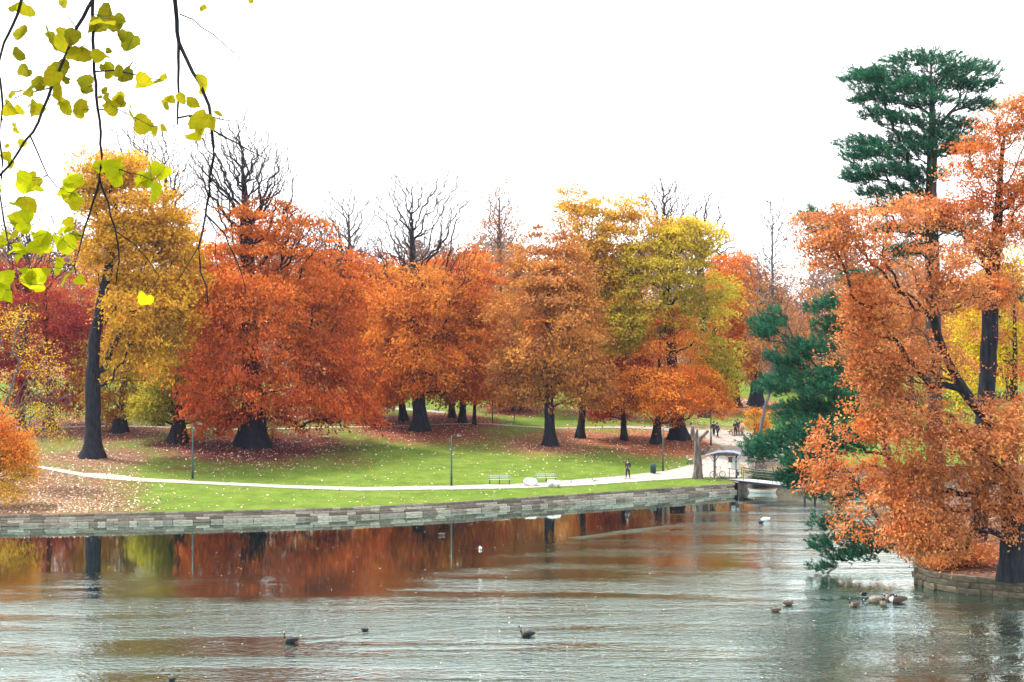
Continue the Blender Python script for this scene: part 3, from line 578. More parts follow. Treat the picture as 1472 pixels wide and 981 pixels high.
# ------------------------------------------------------------------ water
def water():
    m, n, p = new_mat('pond_water')
    n.nodes.remove(p)
    df = N(n, 'ShaderNodeBsdfDiffuse'); df.inputs['Color'].default_value = (.008, .022, .017, 1)
    gl = N(n, 'ShaderNodeBsdfGlossy'); gl.inputs['Color'].default_value = (.82, 1, .96, 1); gl.inputs['Roughness'].default_value = .03
    fr = N(n, 'ShaderNodeFresnel'); fr.inputs['IOR'].default_value = 1.5
    mx = N(n, 'ShaderNodeMixShader'); n.links.new(df.outputs[0], mx.inputs[1]); n.links.new(gl.outputs[0], mx.inputs[2]); n.links.new(mx.outputs[0], n.nodes['Material Output'].inputs[0])
    ge = N(n, 'ShaderNodeNewGeometry'); sp = N(n, 'ShaderNodeSeparateXYZ'); n.links.new(ge.outputs['Position'], sp.inputs[0])
    X, Y = sp.outputs[0], sp.outputs[1]
    def mth(op, a, b=0., c=0.):
        x = N(n, 'ShaderNodeMath', operation=op)
        for k, v in enumerate((a, b, c)):
            if hasattr(v, 'links'): n.links.new(v, x.inputs[k])
            else: x.inputs[k].default_value = v
        return x.outputs[0]
    def noise(scale, detail=3, rough=.5):
        mp = N(n, 'ShaderNodeMapping'); mp.inputs['Scale'].default_value = scale; n.links.new(ge.outputs['Position'], mp.inputs[0])
        x = N(n, 'ShaderNodeTexNoise'); x.inputs['Scale'].default_value = 1; x.inputs['Detail'].default_value = detail; x.inputs['Roughness'].default_value = rough
        n.links.new(mp.outputs[0], x.inputs['Vector']); return x.outputs[0]
    def sstep(v, lo, hi):
        x = N(n, 'ShaderNodeMapRange', interpolation_type='SMOOTHSTEP'); n.links.new(v, x.inputs[0]); x.inputs[1].default_value = lo; x.inputs[2].default_value = hi; return x.outputs[0]
    # calm in the lee of the bank, rippled by the breeze out on the pond
    yb = mth('MULTIPLY_ADD', mth('MAXIMUM', mth('ADD', X, 9.), 0.), 1.35, 82.)
    d = mth('ADD', mth('SUBTRACT', yb, Y), mth('MULTIPLY_ADD', noise((.05, .22, 1), 4), 26., -13.))
    breeze = sstep(d, -3., 7.)
    streak = mth('MULTIPLY_ADD', sstep(noise((.045, .3, 1), 4), .38, .62), .75, .25)
    amp = mth('MULTIPLY_ADD', mth('MULTIPLY', breeze, streak), 1., .03)
    amp = mth('MULTIPLY', amp, mth('MULTIPLY_ADD', sstep(Y, 95., 62.), 1.5, .9))
    # wakes of the swimming birds
    for (x0, y0, x1, y1, wd) in WAKES:
        L = math.hypot(x1-x0, y1-y0); tx, ty = (x1-x0)/L, (y1-y0)/L
        al = mth('ADD', mth('MULTIPLY', mth('SUBTRACT', X, x0), tx), mth('MULTIPLY', mth('SUBTRACT', Y, y0), ty))
        ac = mth('ABSOLUTE', mth('SUBTRACT', mth('MULTIPLY', mth('SUBTRACT', X, x0), -ty), mth('MULTIPLY', mth('SUBTRACT', Y, y0), -tx)))
        k = mth('MULTIPLY', sstep(mth('SUBTRACT', ac, mth('MULTIPLY', noise((.5, .5, 1), 2), wd)), wd*.6, -wd*.3), mth('MULTIPLY', sstep(al, 0., .6), sstep(al, L, L*.6)))
        amp = mth('ADD', amp, mth('MULTIPLY', k, 1.1))
    h = mth('ADD', noise((3., 5.2, 1), 2, .55), mth('MULTIPLY', noise((1.0, 1.7, 1), 1), 1.0))
    b = N(n, 'ShaderNodeBump'); b.inputs['Strength'].default_value = 1.; b.inputs['Distance'].default_value = .034
    n.links.new(mth('MULTIPLY', h, amp), b.inputs['Height'])
    for q in (gl, fr, df): n.links.new(b.outputs[0], q.inputs['Normal'])
    n.links.new(mth('MINIMUM', mth('MULTIPLY', fr.outputs[0], 2.0), .93), mx.inputs[0])
    V = np.array([(-600, 24, 0), (600, 24, 0), (600, 190, 0), (-600, 190, 0)], float)
    o = link('water', mesh_np('water', V, np.array([[0, 1, 2, 3]])), None, m); o['kind'] = 'structure'
def wk(a, b, wd): p, q = WP(*a), WP(*b); return (p.x, p.y, q.x, q.y, wd)
WAKES = [wk((424, 923), (760, 893), .5), wk((480, 931), (800, 928), .55), wk((766, 914), (900, 908), .35), wk((820, 776), (1000, 752), .8)]
water()

# ------------------------------------------------------------------ retaining walls built of stones
def stone_mesh(seed, mat):
    rg = random.Random(seed); bm = bmesh.new(); bmesh.ops.create_cube(bm, size=1)
    bmesh.ops.bevel(bm, geom=list(bm.edges), offset=.07, segments=1, affect='EDGES')
    for v in bm.verts: v.co += Vector((rg.uniform(-.04, .04), rg.uniform(-.06, .06), rg.uniform(-.06, .06)))
    me = bpy.data.meshes.new('stone'); bm.to_mesh(me); bm.free(); me.materials.append(mat); return me
def wall(label, line, courses, mats, clen, depth, z0, seed, cap_at=300):
    rg = random.Random(seed); line = [Vector((x, y, 0)) for x, y in line]
    o = thing('retaining_wall', label, 'wall', line[0])
    seg = [(line[i+1]-line[i]).length for i in range(len(line)-1)]; tot = sum(seg)
    def at(s):
        for i, l in enumerate(seg):
            if s <= l or i == len(seg)-1: return line[i]+(line[i+1]-line[i])*(s/l), (line[i+1]-line[i]).normalized()
            s -= l
    mb = MB(); top = z0+sum(c[0] for c in courses); n = len(line)
    vs = []
    for i, q in enumerate(line):
        t = (line[min(i+1, n-1)]-line[max(i-1, 0)]).normalized(); nn = Vector((t.y, -t.x, 0))
        for dd, z in ((-.02, -1.), (-.02, top-.04), (-depth, top-.04), (-depth, -1.)): p = q+nn*dd; vs.append((p.x-line[0].x, p.y-line[0].y, z))
    fs = [(i*4+k, i*4+4+k, i*4+4+(k+1) % 4, i*4+(k+1) % 4) for i in range(n-1) for k in range(4)]
    mb.add(vs, fs); mb.build('core', M['mortar'], o)
    proto = [[stone_mesh(seed*31+a*7+k, mt) for k in range(4)] for a, mt in enumerate(mats)]
    z = z0
    for (h, mi, proud) in courses:
        s = rg.uniform(-.4, 0)
        while s < tot:
            L = clen*rg.uniform(.55, 1.5); c = min(max(s+L/2, 0), tot); p, t = at(c); nn = Vector((t.y, -t.x, 0))
            st = link('stone', proto[rg.choice(mi)][rg.randrange(4)], o)
            q = p-line[0]+nn*(proud+rg.uniform(-.03, .03)-.11); st.location = (q.x, q.y, z+h/2)
            st.rotation_euler = (0, rg.uniform(-.012, .012), math.atan2(t.y, t.x)+rg.uniform(-.02, .02)); st.scale = (L*.985, .34+rg.uniform(-.05, .05), h*rg.uniform(.82, 1.0))
            s += L
        z += h
    return o
bl = [(-46, float(bank_y(-46)))]+[(float(x), float(y)) for x, y in zip(BX, BY) if -45 < x < 20.5]
wall('long grey stone wall holding the grassy bank above the pond', bl, [(.26, [1, 1, 0], .1), (.2, [1, 0, 1, 2], .06), (.2, [0, 2, 0, 1], 0), (.22, [2, 0, 2], .02)], [M['stone'], M['stone_pale'], M['stone_dark']], 1.02, .5, -.02, 2)
# plain footing of the bank beyond the footbridge
sh = [(20.9, 131.55), (21.6, 134), (24, 141), (34, 147), (60, 152)]
mb = MB(); 
for a, b in zip(sh[:-1], sh[1:]): mb.add([(a[0], a[1], -1), (b[0], b[1], -1), (b[0], b[1], .9), (a[0], a[1], .9), (a[0]-.4, a[1]+.4, .9), (b[0]-.4, b[1]+.4, .9), (b[0]-.4, b[1]+.4, -1), (a[0]-.4, a[1]+.4, -1)], [(0, 1, 2, 3), (3, 2, 5, 4), (4, 5, 6, 7)])
o = mb.build('shore_edge', M['stone_dark']); o['kind'] = 'structure'

# island
isl = [(23.3, 82), (23.7, 80.3), (25, 78.8), (27.9, 77.2), (33, 75), (44, 73), (62, 76), (66, 100), (60, 122), (45, 127), (34, 123), (31, 115), (28.8, 104), (26.6, 94), (24.6, 86)]
cx, cy = 42, 100
V = []; Qf = []; n = len(isl)
for k, (s, z) in enumerate([(1, 1.0), (.93, 1.25), (.8, 1.5), (.5, 1.9), (.2, 2.1), (.001, 2.1)]):
    for x, y in isl: V.append((cx+(x-cx)*s, cy+(y-cy)*s, z))
for k in range(5):
    for i in range(n): Qf.append((k*n+i, k*n+(i+1) % n, (k+1)*n+(i+1) % n, (k+1)*n+i))
isle_m = plain('island_litter', (.085, .042, .026), .95, .6, 1.8, bump=.08)
o = link('island', mesh_np('island', np.array(V), np.array(Qf), False), None, isle_m); o['kind'] = 'structure'
wall('mossy brown stone wall curving round the island under the oaks', [isl[-2], isl[-1]]+isl[:6], [(.36, [0], .02), (.34, [0], 0), (.34, [0], .03)], [M['isle_stone']], .9, .45, -.02, 5)

# ------------------------------------------------------------------ fallen leaves (stuff)
def scatter_leaves():
    rg = np.random.default_rng(11)
    n = 150000; px = rg.uniform(-30, 1120, n); y = rg.uniform(105, 215, n); x = (px-CX)/F*y
    u = y-bank_y(x); ok = u > .3
    dens = .05+np.zeros(n)
    for (tx, ty, rad, c) in TREES: dens = np.maximum(dens, .5*np.exp(-(((x-tx)**2+(y-ty)**2)/(rad*1.25)**2)))
    dens = np.maximum(dens, 1.0/(1+np.exp((px-190)/30))*np.clip(1.2-u/30, 0, 1))
    dens = np.maximum(dens, .5*np.exp(-((x-24)/10)**2-((y-160)/20)**2))
    keep = ok & (rg.uniform(0, 1, n) < dens*.8); x, y = x[keep], y[keep]; m = len(x)
    c = np.stack([x, y, G(x, y)+.03], 1)
    a = rg.normal(size=(m, 3)); a[:, 2] *= .35; a /= np.linalg.norm(a, axis=1, keepdims=True); up = rg.normal(size=(m, 3))*.35+np.array([0, -.2, 1.])
    b = np.cross(up, a); b /= np.linalg.norm(b, axis=1, keepdims=True); L = rg.uniform(.08, .2, (m, 1))
    c[:, 2] += np.abs(a[:, 2])*L[:, 0]*.5
    V = np.stack([c-a*L*.6, c+b*L*.42, c+a*L*.6, c-b*L*.42], 1).reshape(-1, 3)
    pal = np.array([(.55, .42, .3), (.62, .5, .4), (.5, .3, .17), (.4, .2, .1), (.66, .58, .48)]); col = pal[rg.integers(0, 5, m)]*rg.uniform(.7, 1.15, (m, 1))
    me = mesh_np('fallen_leaves', V, np.arange(m*4).reshape(-1, 4), False, col); me.materials.append(M['litter'])
    tag(link('fallen_leaves', me), 'pale fallen leaves strewn over the lawn and the bank', 'leaves', kind='stuff')
    m = 5200; t = rg.uniform(0, 1, m); k_ = rg.uniform(.55, .995, m); q = np.array(isl[-3:]+isl[:6], float); j = t*(len(q)-1); i0 = j.astype(int); fr_ = (j-i0)[:, None]
    e = q[i0]*(1-fr_)+q[np.minimum(i0+1, len(q)-1)]*fr_; xy = np.array([42., 100.])+(e-np.array([42., 100.]))*k_[:, None]
    c = np.stack([xy[:, 0], xy[:, 1], np.interp(k_, [.5, .8, .93, 1], [1.9, 1.5, 1.25, 1.0])+.04], 1); t = rg.uniform(0, 6.28, m); a = np.stack([np.cos(t), np.sin(t), rg.uniform(-.3, .3, m)], 1); b = np.stack([-np.sin(t), np.cos(t), rg.uniform(-.3, .3, m)], 1); L = rg.uniform(.1, .2, (m, 1))
    me = mesh_np('fallen_leaves', np.stack([c-a*L*.6, c+b*L*.4, c+a*L*.6, c-b*L*.4], 1).reshape(-1, 3), np.arange(m*4).reshape(-1, 4), False, np.array([(.4, .13, .04), (.3, .09, .035), (.5, .22, .1)])[rg.integers(0, 3, m)]*rg.uniform(.5, 1.1, (m, 1))); me.materials.append(M['litter'])
    tag(link('fallen_leaves', me), 'rusty fallen leaves covering the island ground under the oaks', 'leaves', kind='stuff')
    m = 900; px = rg.uniform(0, 1472, m); py = 745+230*rg.uniform(0, 1, m)**1.6; yy = CZ*F/(py-CY); x = (px-CX)/F*yy; ok = yy < bank_y(x)-.4; x, yy = x[ok], yy[ok]; m = len(x)
    c = np.stack([x, yy, np.full(m, .012)], 1); t = rg.uniform(0, 6.28, m); a = np.stack([np.cos(t), np.sin(t), rg.uniform(.0, .12, m)], 1); b = np.stack([-np.sin(t), np.cos(t), np.zeros(m)], 1); L = rg.uniform(.05, .13, (m, 1))
    V = np.stack([c-a*L*.5, c+b*L*.35, c+a*L*.6, c-b*L*.35], 1).reshape(-1, 3)
    me = mesh_np('floating_leaves', V, np.arange(m*4).reshape(-1, 4), False, pal[rg.integers(0, 5, m)]); me.materials.append(M['litter'])
    tag(link('floating_leaves', me), 'pale fallen leaves floating on the pond', 'leaves', kind='stuff')
scatter_leaves()

# ------------------------------------------------------------------ the far wood as one mass
def far_wood():
    rg = np.random.default_rng(21); n = 26000
    px = rg.uniform(-80, 1560, n); y = rg.uniform(262, 330, n); x = (px-CX)/F*y; g = G(x, y)
    tops = 19+4*np.sin(px*.021)+3*np.sin(px*.053+1)+2*np.sin(px*.13)
    c = np.stack([x, y, g+tops*rg.uniform(0, 1, n)**.8], 1)
    V, Q, ci = leaf_quads(c, np.tile(np.array([[0, -1., 0]]), (n, 1)), 5, 1.0, .95, rg, .3, .7)
    col = palette(c, c[:, 2]*0, [(.22, .13, .09), (.3, .15, .08), (.2, .15, .13), (.34, .17, .07)], rg, 9, f=.06)[ci]*rg.uniform(.7, 1.2, (len(Q), 1))
    me = mesh_np('far_wood', V, Q, False, col); me.materials.append(M['leaf'])
    tag(link('far_wood', me), 'distant brown wood closing the view behind the lawns', 'wood', kind='stuff')
far_wood()
#OBJECTS_BEGIN
# ------------------------------------------------------------------ furniture of the park
def lamp_post(px, py, h, arm, label):
    o = thing('lamp_post', label, 'lamp post', GP(px, py), 0, None)
    MB().loft([(0, 0, -.3), (0, 0, 1.), (0, 0, 1.05), (0, 0, h)], [.1, .095, .075, .05], 10).build('pole', M['green_paint'], o, True)
    MB().loft([(0, 0, h-.06), (arm*.35, 0, h+.02), (arm*.8, -.02, h+.02)], [.035, .03, .03], 6).build('arm', M['green_paint'], o, True)
    hd = MB().loft([(arm*.55, -.02, h+.03), (arm*.8, -.02, h+.07), (arm*1.35, -.02, h+.03)], [(.06, .03), (.13, .07), (.05, .03)], 8).build('lamp_head', M['dark_steel'], o, True)
    MB().box((arm*.95, -.02, h-.02), (.36, .16, .03)).build('lens', M['white_paint'], hd)
    return o
lamp_post(649, 699, 4.45, .7, 'green lamp post on the lawn edge near the two slatted benches')
lamp_post(277, 688.5, 4.9, .7, 'green lamp post at the earth path below the olive yellow tree')
lamp_post(953, 678, 4.25, .7, 'green lamp post beside the litter bin')
lamp_post(1022, 641, 4.4, 1., 'lamp post with long arm next to the couple on the plaza')
def bench(px, py, rz, label, w=1.9):
    o = thing('bench', label, 'bench', GP(px, py), rz)
    for x in (-w*.46, 0, w*.46):
        m = MB()
        m.loft([(x, -.22, -.02), (x, -.17, .2), (x, -.2, .42)], .032, 6); m.loft([(x, .22, -.02), (x, .12, .22), (x, .16, .42), (x, .3, .86)], .032, 6)
        m.box((x, -.02, .405), (.05, .42, .04)); m.build('leg', M['green_paint'], o)
    for y in (-.17, -.05, .07): MB().box((0, y, .445), (w, .1, .035)).build('slat', M['bench_wood'], o)
    t = Matrix.Rotation(-.28, 3, 'X')
    for z in (.62, .76): MB().box((0, .155+(z-.42)*.28, z), (w, .03, .105), t).build('slat', M['bench_wood'], o)
    return o
bench(718, 696.5, math.radians(6), 'green slatted bench by the path, clear of the boulders')
bench(785, 694, math.radians(9), 'green slatted bench behind the two white boulders')
bench(991, 667, math.radians(75), 'pale bench behind the lopped grey trunk', 1.5)
def boulder(px, py, sx, sy, sz, seed, label, flat):
    rg = random.Random(seed); bm = bmesh.new(); bmesh.ops.create_icosphere(bm, subdivisions=3, radius=1)
    pl = [(Vector((rg.gauss(0, 1), rg.gauss(0, 1), rg.gauss(.3, 1))).normalized(), rg.uniform(.62, .85)) for _ in range(14)]
    for v in bm.verts:
        for n_, d_ in pl:
            e = v.co.dot(n_)-d_
            if e > 0: v.co -= n_*e*.92
        if v.co.z > flat: v.co.z = flat+(v.co.z-flat)*.2
        v.co = Vector((v.co.x*sx, v.co.y*sy, v.co.z*sz))
    me = bpy.data.meshes.new('boulder'); bm.to_mesh(me); bm.free(); me.materials.append(M['boulder'])
    o = link('boulder', me); p = GP(px, py); o.location = (p.x, p.y, p.z+sz*.5); tag(o, label, 'boulder'); return o
boulder(763, 698.5, .74, .55, .56, 3, 'rounded white boulder at the end of the bench behind the boulders', .7)
boulder(795.5, 700.5, .74, .6, .62, 8, 'blocky flat topped white boulder on the path edge', .45)
# litter bin
p = GP(939, 681); o = thing('litter_bin', 'dark green round litter bin beside the path', 'litter bin', p)
MB().loft([(0, 0, .0), (0, 0, .06), (0, 0, .08), (0, 0, .82), (0, 0, .86)], [.2, .2, .27, .3, .28], 16).build('body', M['green_paint'], o, True)
MB().loft([(0, 0, .87), (0, 0, .91), (0, 0, .96)], [.31, .31, .2], 16).build('lid', M['green_paint'], o, True)
MB().ring((0, 0, .84), .305, .014, (0, 0, 1), 16, 5).build('rim', M['zinc'], o, True)
# post boxes and stakes far on the lawn
p = GP(708, 609); o = thing('sign_post', 'thin post with a small dark box on the far lawn', 'post', p)
MB().loft([(0, 0, -.2), (0, 0, 2.7)], .06, 8).build('post', M['dark_steel'], o, True); MB().box((.02, -.02, 2.75), (.45, .3, .4)).build('box', M['dark_steel'], o)
p = GP(739, 608); o = thing('stake', 'bare thin stake on the far lawn near the box topped post', 'post', p)
MB().loft([(0, 0, -.2), (.03, 0, 2.6)], .05, 8).build('post', M['dark_steel'], o, True); MB().box((.03, 0, 2.62), (.16, .16, .05)).build('cap', M['dark_steel'], o)
p = GP(994, 646); o = thing('stake', 'slim dark post close behind the lopped grey trunk', 'post', p)
MB().loft([(0, 0, -.2), (-.06, 0, 2.7)], .05, 8).build('post', M['dark_steel'], o, True); MB().box((-.06, 0, 2.74), (.2, .08, .12)).build('cap', M['dark_steel'], o)
# lopped trunk
p = GP(1003, 688); o = thing('dead_trunk', 'lopped grey trunk with sawn stubs of boughs on the grass', 'trunk', p)
MB().loft([(0, 0, -.3), (0, 0, .15), (.02, 0, .6), (.03, .02, 1.5), (-.02, 0, 2.4), (-.06, 0, 3.2), (-.1, 0, 3.8)], [.66, .52, .43, .37, .34, .26, .24], 12).build('trunk', M['dead_wood'], o, True)
def stub(pts, rad):
    b = MB().loft(pts, rad, 9).build('bough', M['dead_wood'], o, True); d = (Vector(pts[-1])-Vector(pts[-2])).normalized()
    MB().loft([Vector(pts[-1])-d*.02, Vector(pts[-1])+d*.02], [rad[-1]*.97]*2, 9).build('cut_face', M['cut_wood'], b, True)
stub([(-.05, 0, 3.4), (-.38, 0, 4.1), (-.56, 0, 4.95)], [.2, .19, .16]); stub([(-.1, 0, 3.6), (-.06, .1, 4.3), (-.04, .1, 4.6)], [.17, .13, .1])
stub([(-.04, 0, 3.3), (.35, -.05, 3.85), (.98, -.1, 4.5)], [.18, .16, .14]); stub([(.05, -.05, 2.3), (.55, -.1, 2.45), (.85, -.15, 2.7), (1.12, -.2, 3.05)], [.2, .2, .19, .17])
# drain pipe in the wall
p = WP(839.5, 722); o = thing('drain_pipe', 'round drain pipe mouth sticking out of the stone wall', 'pipe', (p.x, p.y+.2, 0))
MB().loft([(0, .5, .42), (0, -.35, .42)], .22, 14, cap=False).build('pipe', M['steel'], o, True); MB().ring((0, -.36, .42), .22, .04, (0, 1, 0), 14, 5).build('rim', M['stone'], o, True)
MB().loft([(0, -.2, .42), (0, -.18, .42)], .2, 14).build('mouth', M['rubber'], o)  # black disc set back in the pipe, stands in for the shade inside

# ------------------------------------------------------------------ ticket shelter, footbridge, boat, bicycle
p = GP(1041, 687); p.z += .03
o = thing('shelter', 'small open shelter with curved zinc roof at the footbridge', 'shelter', p, math.radians(-12))
W2, D2, H = 1.25, .8, 2.15
for x in (-W2+.35, W2-.1):
    for y in (-D2, D2):
        q = MB().loft([(x, y, -.2), (x, y, H)], .05, 8).build('post', M['dark_steel'], o, True)
        for sx in (-1, 1): MB().loft([(x, y, H-.7), (x+sx*.45, y, H+.02)], .025, 6).build('brace', M['dark_steel'], q, True)
mb = MB(); prof = [(-1.75, 2.08), (-1.2, 2.28), (-.5, 2.45), (.2, 2.52), (.9, 2.48), (1.5, 2.32), (1.85, 2.15)]
for k, (x, z) in enumerate(prof):
    for y in (-1.1, 1.1): mb.v += [(x, y, z), (x, y, z-.07)]
for k in range(len(prof)-1):
    a = k*4; b = a+4
    for f in ((a, b, b+2, a+2), (a+1, a+3, b+3, b+1), (a, a+1, b+1, b), (a+2, b+2, b+3, a+3)): mb.f.append(f); mb.m.append(0)
mb.f += [(0, 2, 3, 1), (24, 25, 27, 26)]; mb.m += [0, 0]
mb.build('roof', M['zinc'], o)
for y in (-D2, D2): MB().box((.1, y, H+.03), (2.6, .07, .1)).build('beam', M['dark_steel'], o)
MB().box((.62, -D2+.02, 1.75), (.36, .2, .5)).build('lantern_box', M['dark_steel'], o)
MB().box((1.0, D2-.1, 1.25), (.75, .05, 1.15)).build('notice_board', M['white_paint'], o)
MB().box((1.3, -D2, .45), (.3, .25, .35)).build('lock_box', M['dark_steel'], o)

A = Vector((21.0, 134.2, 1.0)); B = Vector((31.5, 116.5, 1.0)); d = (B-A); L = Vector((d.x, d.y, 0)).length; rz = math.atan2(d.y, d.x)
o = thing('footbridge', 'low footbridge with thin railings from the shelter to the island', 'bridge', (A.x, A.y, 0), rz)
def zb(x): return 1.0+.12*math.sin(math.pi*x/L)
nb = 60
me_pl = MB().box((0, 0, 0), (L/nb*.94, 1.7, .06)).mesh('plank', M['deck'])
for i in range(nb):
    x = (i+.5)*L/nb; q = link('plank', me_pl, o); q.location = (x, 0, zb(x))
for y in (-.75, .75):
    MB().loft([(x, y, zb(x)-.14) for x in np.linspace(0, L, 16)], [(.06, .1)]*16, 4).build('girder', M['dark_steel'], o)
    for z, r in ((1.0, .035), (.55, .02)): MB().loft([(x, y, zb(x)+z) for x in np.linspace(0, L, 16)], r, 6).build('rail', M['steel'], o, True)
    for x in np.linspace(.15, L-.15, 11): MB().loft([(x, y, zb(x)-.1), (x, y, zb(x)+1.0)], .03, 6).build('railing_post', M['dark_steel'], o)
MB().box((.35, 0, .3), (.8, 1.9, 1.2)).build('abutment', M['stone_dark'], o); MB().box((L-.2, 0, .4), (.8, 1.9, 1.3)).build('abutment', M['stone_dark'], o)
for y in (-.6, .6): MB().loft([(L*.5, y, -1), (L*.5, y, zb(L*.5)-.2)], .1, 8).build('pier', M['dark_steel'], o)
p = WP(1096, 708.5); o = thing('rowing_boat', 'white rowing boat moored under the footbridge', 'boat', (p.x, p.y, 0), math.radians(-4)); o.scale = (.78, .78, .78)
def hull(scale, inset):
    pts = np.linspace(-1.75, 1.75, 13); m = MB(); k = 9
    for x in pts:
        t = x/1.75; w = .62*(1-abs(t)**3)*(1 if t < 0 else 1-.15*t)*(1-inset)+.03; sh = .42+.12*t*t
        for j in range(k):
            an = math.pi*j/(k-1); y = -math.cos(an)*w; z = sh-(sh+.16-inset)*math.sin(an)**.7; m.v.append((x*(1-.2*math.sin(an)**.7), y, z))
    for i in range(12):
        for j in range(k-1): m.f.append((i*k+j, i*k+j+1, (i+1)*k+j+1, (i+1)*k+j)); m.m.append(0)
    return m
hull(1, 0).build('hull', M['white_paint'], o, True); hull(1, .1).build('inner_hull', M['rust_paint'], o, True)
for s in (-1, 1): MB().loft([(x, s*(.62*(1-abs(x/1.75)**3)*(1 if x < 0 else 1-.15*x/1.75)+.03), .43+.12*(x/1.75)**2) for x in np.linspace(-1.75, 1.75, 13)], .028, 6).build('gunwale', M['rust_paint'], o, True)
for x in (-.9, .1, 1.): MB().box((x, 0, .32), (.26, 1.0 if x < .5 else .8, .04)).build('thwart', M['bench_wood'], o)
p = GP(1031.5, 688); p.z += .04; o = thing('bicycle', 'yellow bicycle parked against the shelter post', 'bicycle', p, math.radians(18))
r0 = .33
for x in (-.5, .5):
    wh = MB().ring((x, 0, r0), r0-.02, .022, (0, 1, 0), 24, 6).build('wheel', M['rubber'], o, True)
    MB().ring((x, 0, r0), r0-.05, .012, (0, 1, 0), 24, 5).build('rim', M['steel'], wh, True)
    m = MB()
    for k in range(10): a = math.pi*2*k/10; m.loft([(x, 0, r0), (x+math.cos(a)*(r0-.05), 0, r0+math.sin(a)*(r0-.05))], .004, 3)
    m.build('spoke_set', M['steel'], wh)
m = MB(); bb = (-.08, 0, .3); st = (-.2, 0, .82); hd = (.32, 0, .8)
for a, b in ((bb, st), (bb, (.36, 0, .66)), (st, hd), ((-.5, 0, r0), bb), ((-.5, 0, r0), st), (hd, (.5, 0, r0))): m.loft([a, b], .02, 6)
m.build('frame', M['yellow_paint'], o, True)
MB().loft([hd, (.3, 0, .98), (.3, .04, 1.0)], .014, 6).loft([(.16, -.28, 1.), (.3, -.2, 1.02), (.32, 0, 1.02), (.3, .2, 1.02), (.16, .28, 1.)], .013, 6).build('handlebar', M['dark_steel'], o, True)
MB().loft([st, (-.22, 0, .92)], .014, 6).loft([(-.36, 0, .94), (-.24, 0, .96), (-.08, 0, .95)], [(.09, .03), (.08, .035), (.02, .02)], 8).build('saddle', M['rubber'], o, True)
MB().ring(bb, .09, .012, (0, 1, 0), 14, 4).loft([(-.08, .04, .3), (-.02, .06, .14)], .012, 5).loft([(-.08, -.04, .3), (-.14, -.06, .46)], .012, 5).build('crank', M['dark_steel'], o)

# picnic table on the plaza
p = GP(1058, 626); o = thing('picnic_table', 'wooden picnic table where people gather on the leafy slope', 'picnic table', p, math.radians(10))
for y in (-.3, -.1, .1, .3): MB().box((0, y, .74), (1.8, .18, .05)).build('plank', M['rust_paint'], o)
for y in (-.75, .75): MB().box((0, y, .44), (1.8, .26, .05)).build('bench_seat', M['rust_paint'], o)
for x in (-.65, .65):
    m = MB(); m.loft([(x, -.75, -.05), (x, -.2, .72)], .05, 4).loft([(x, .75, -.05), (x, .2, .72)], .05, 4); m.box((x, 0, .4), (.06, 1.7, .08)); m.build('leg', M['rust_paint'], o)

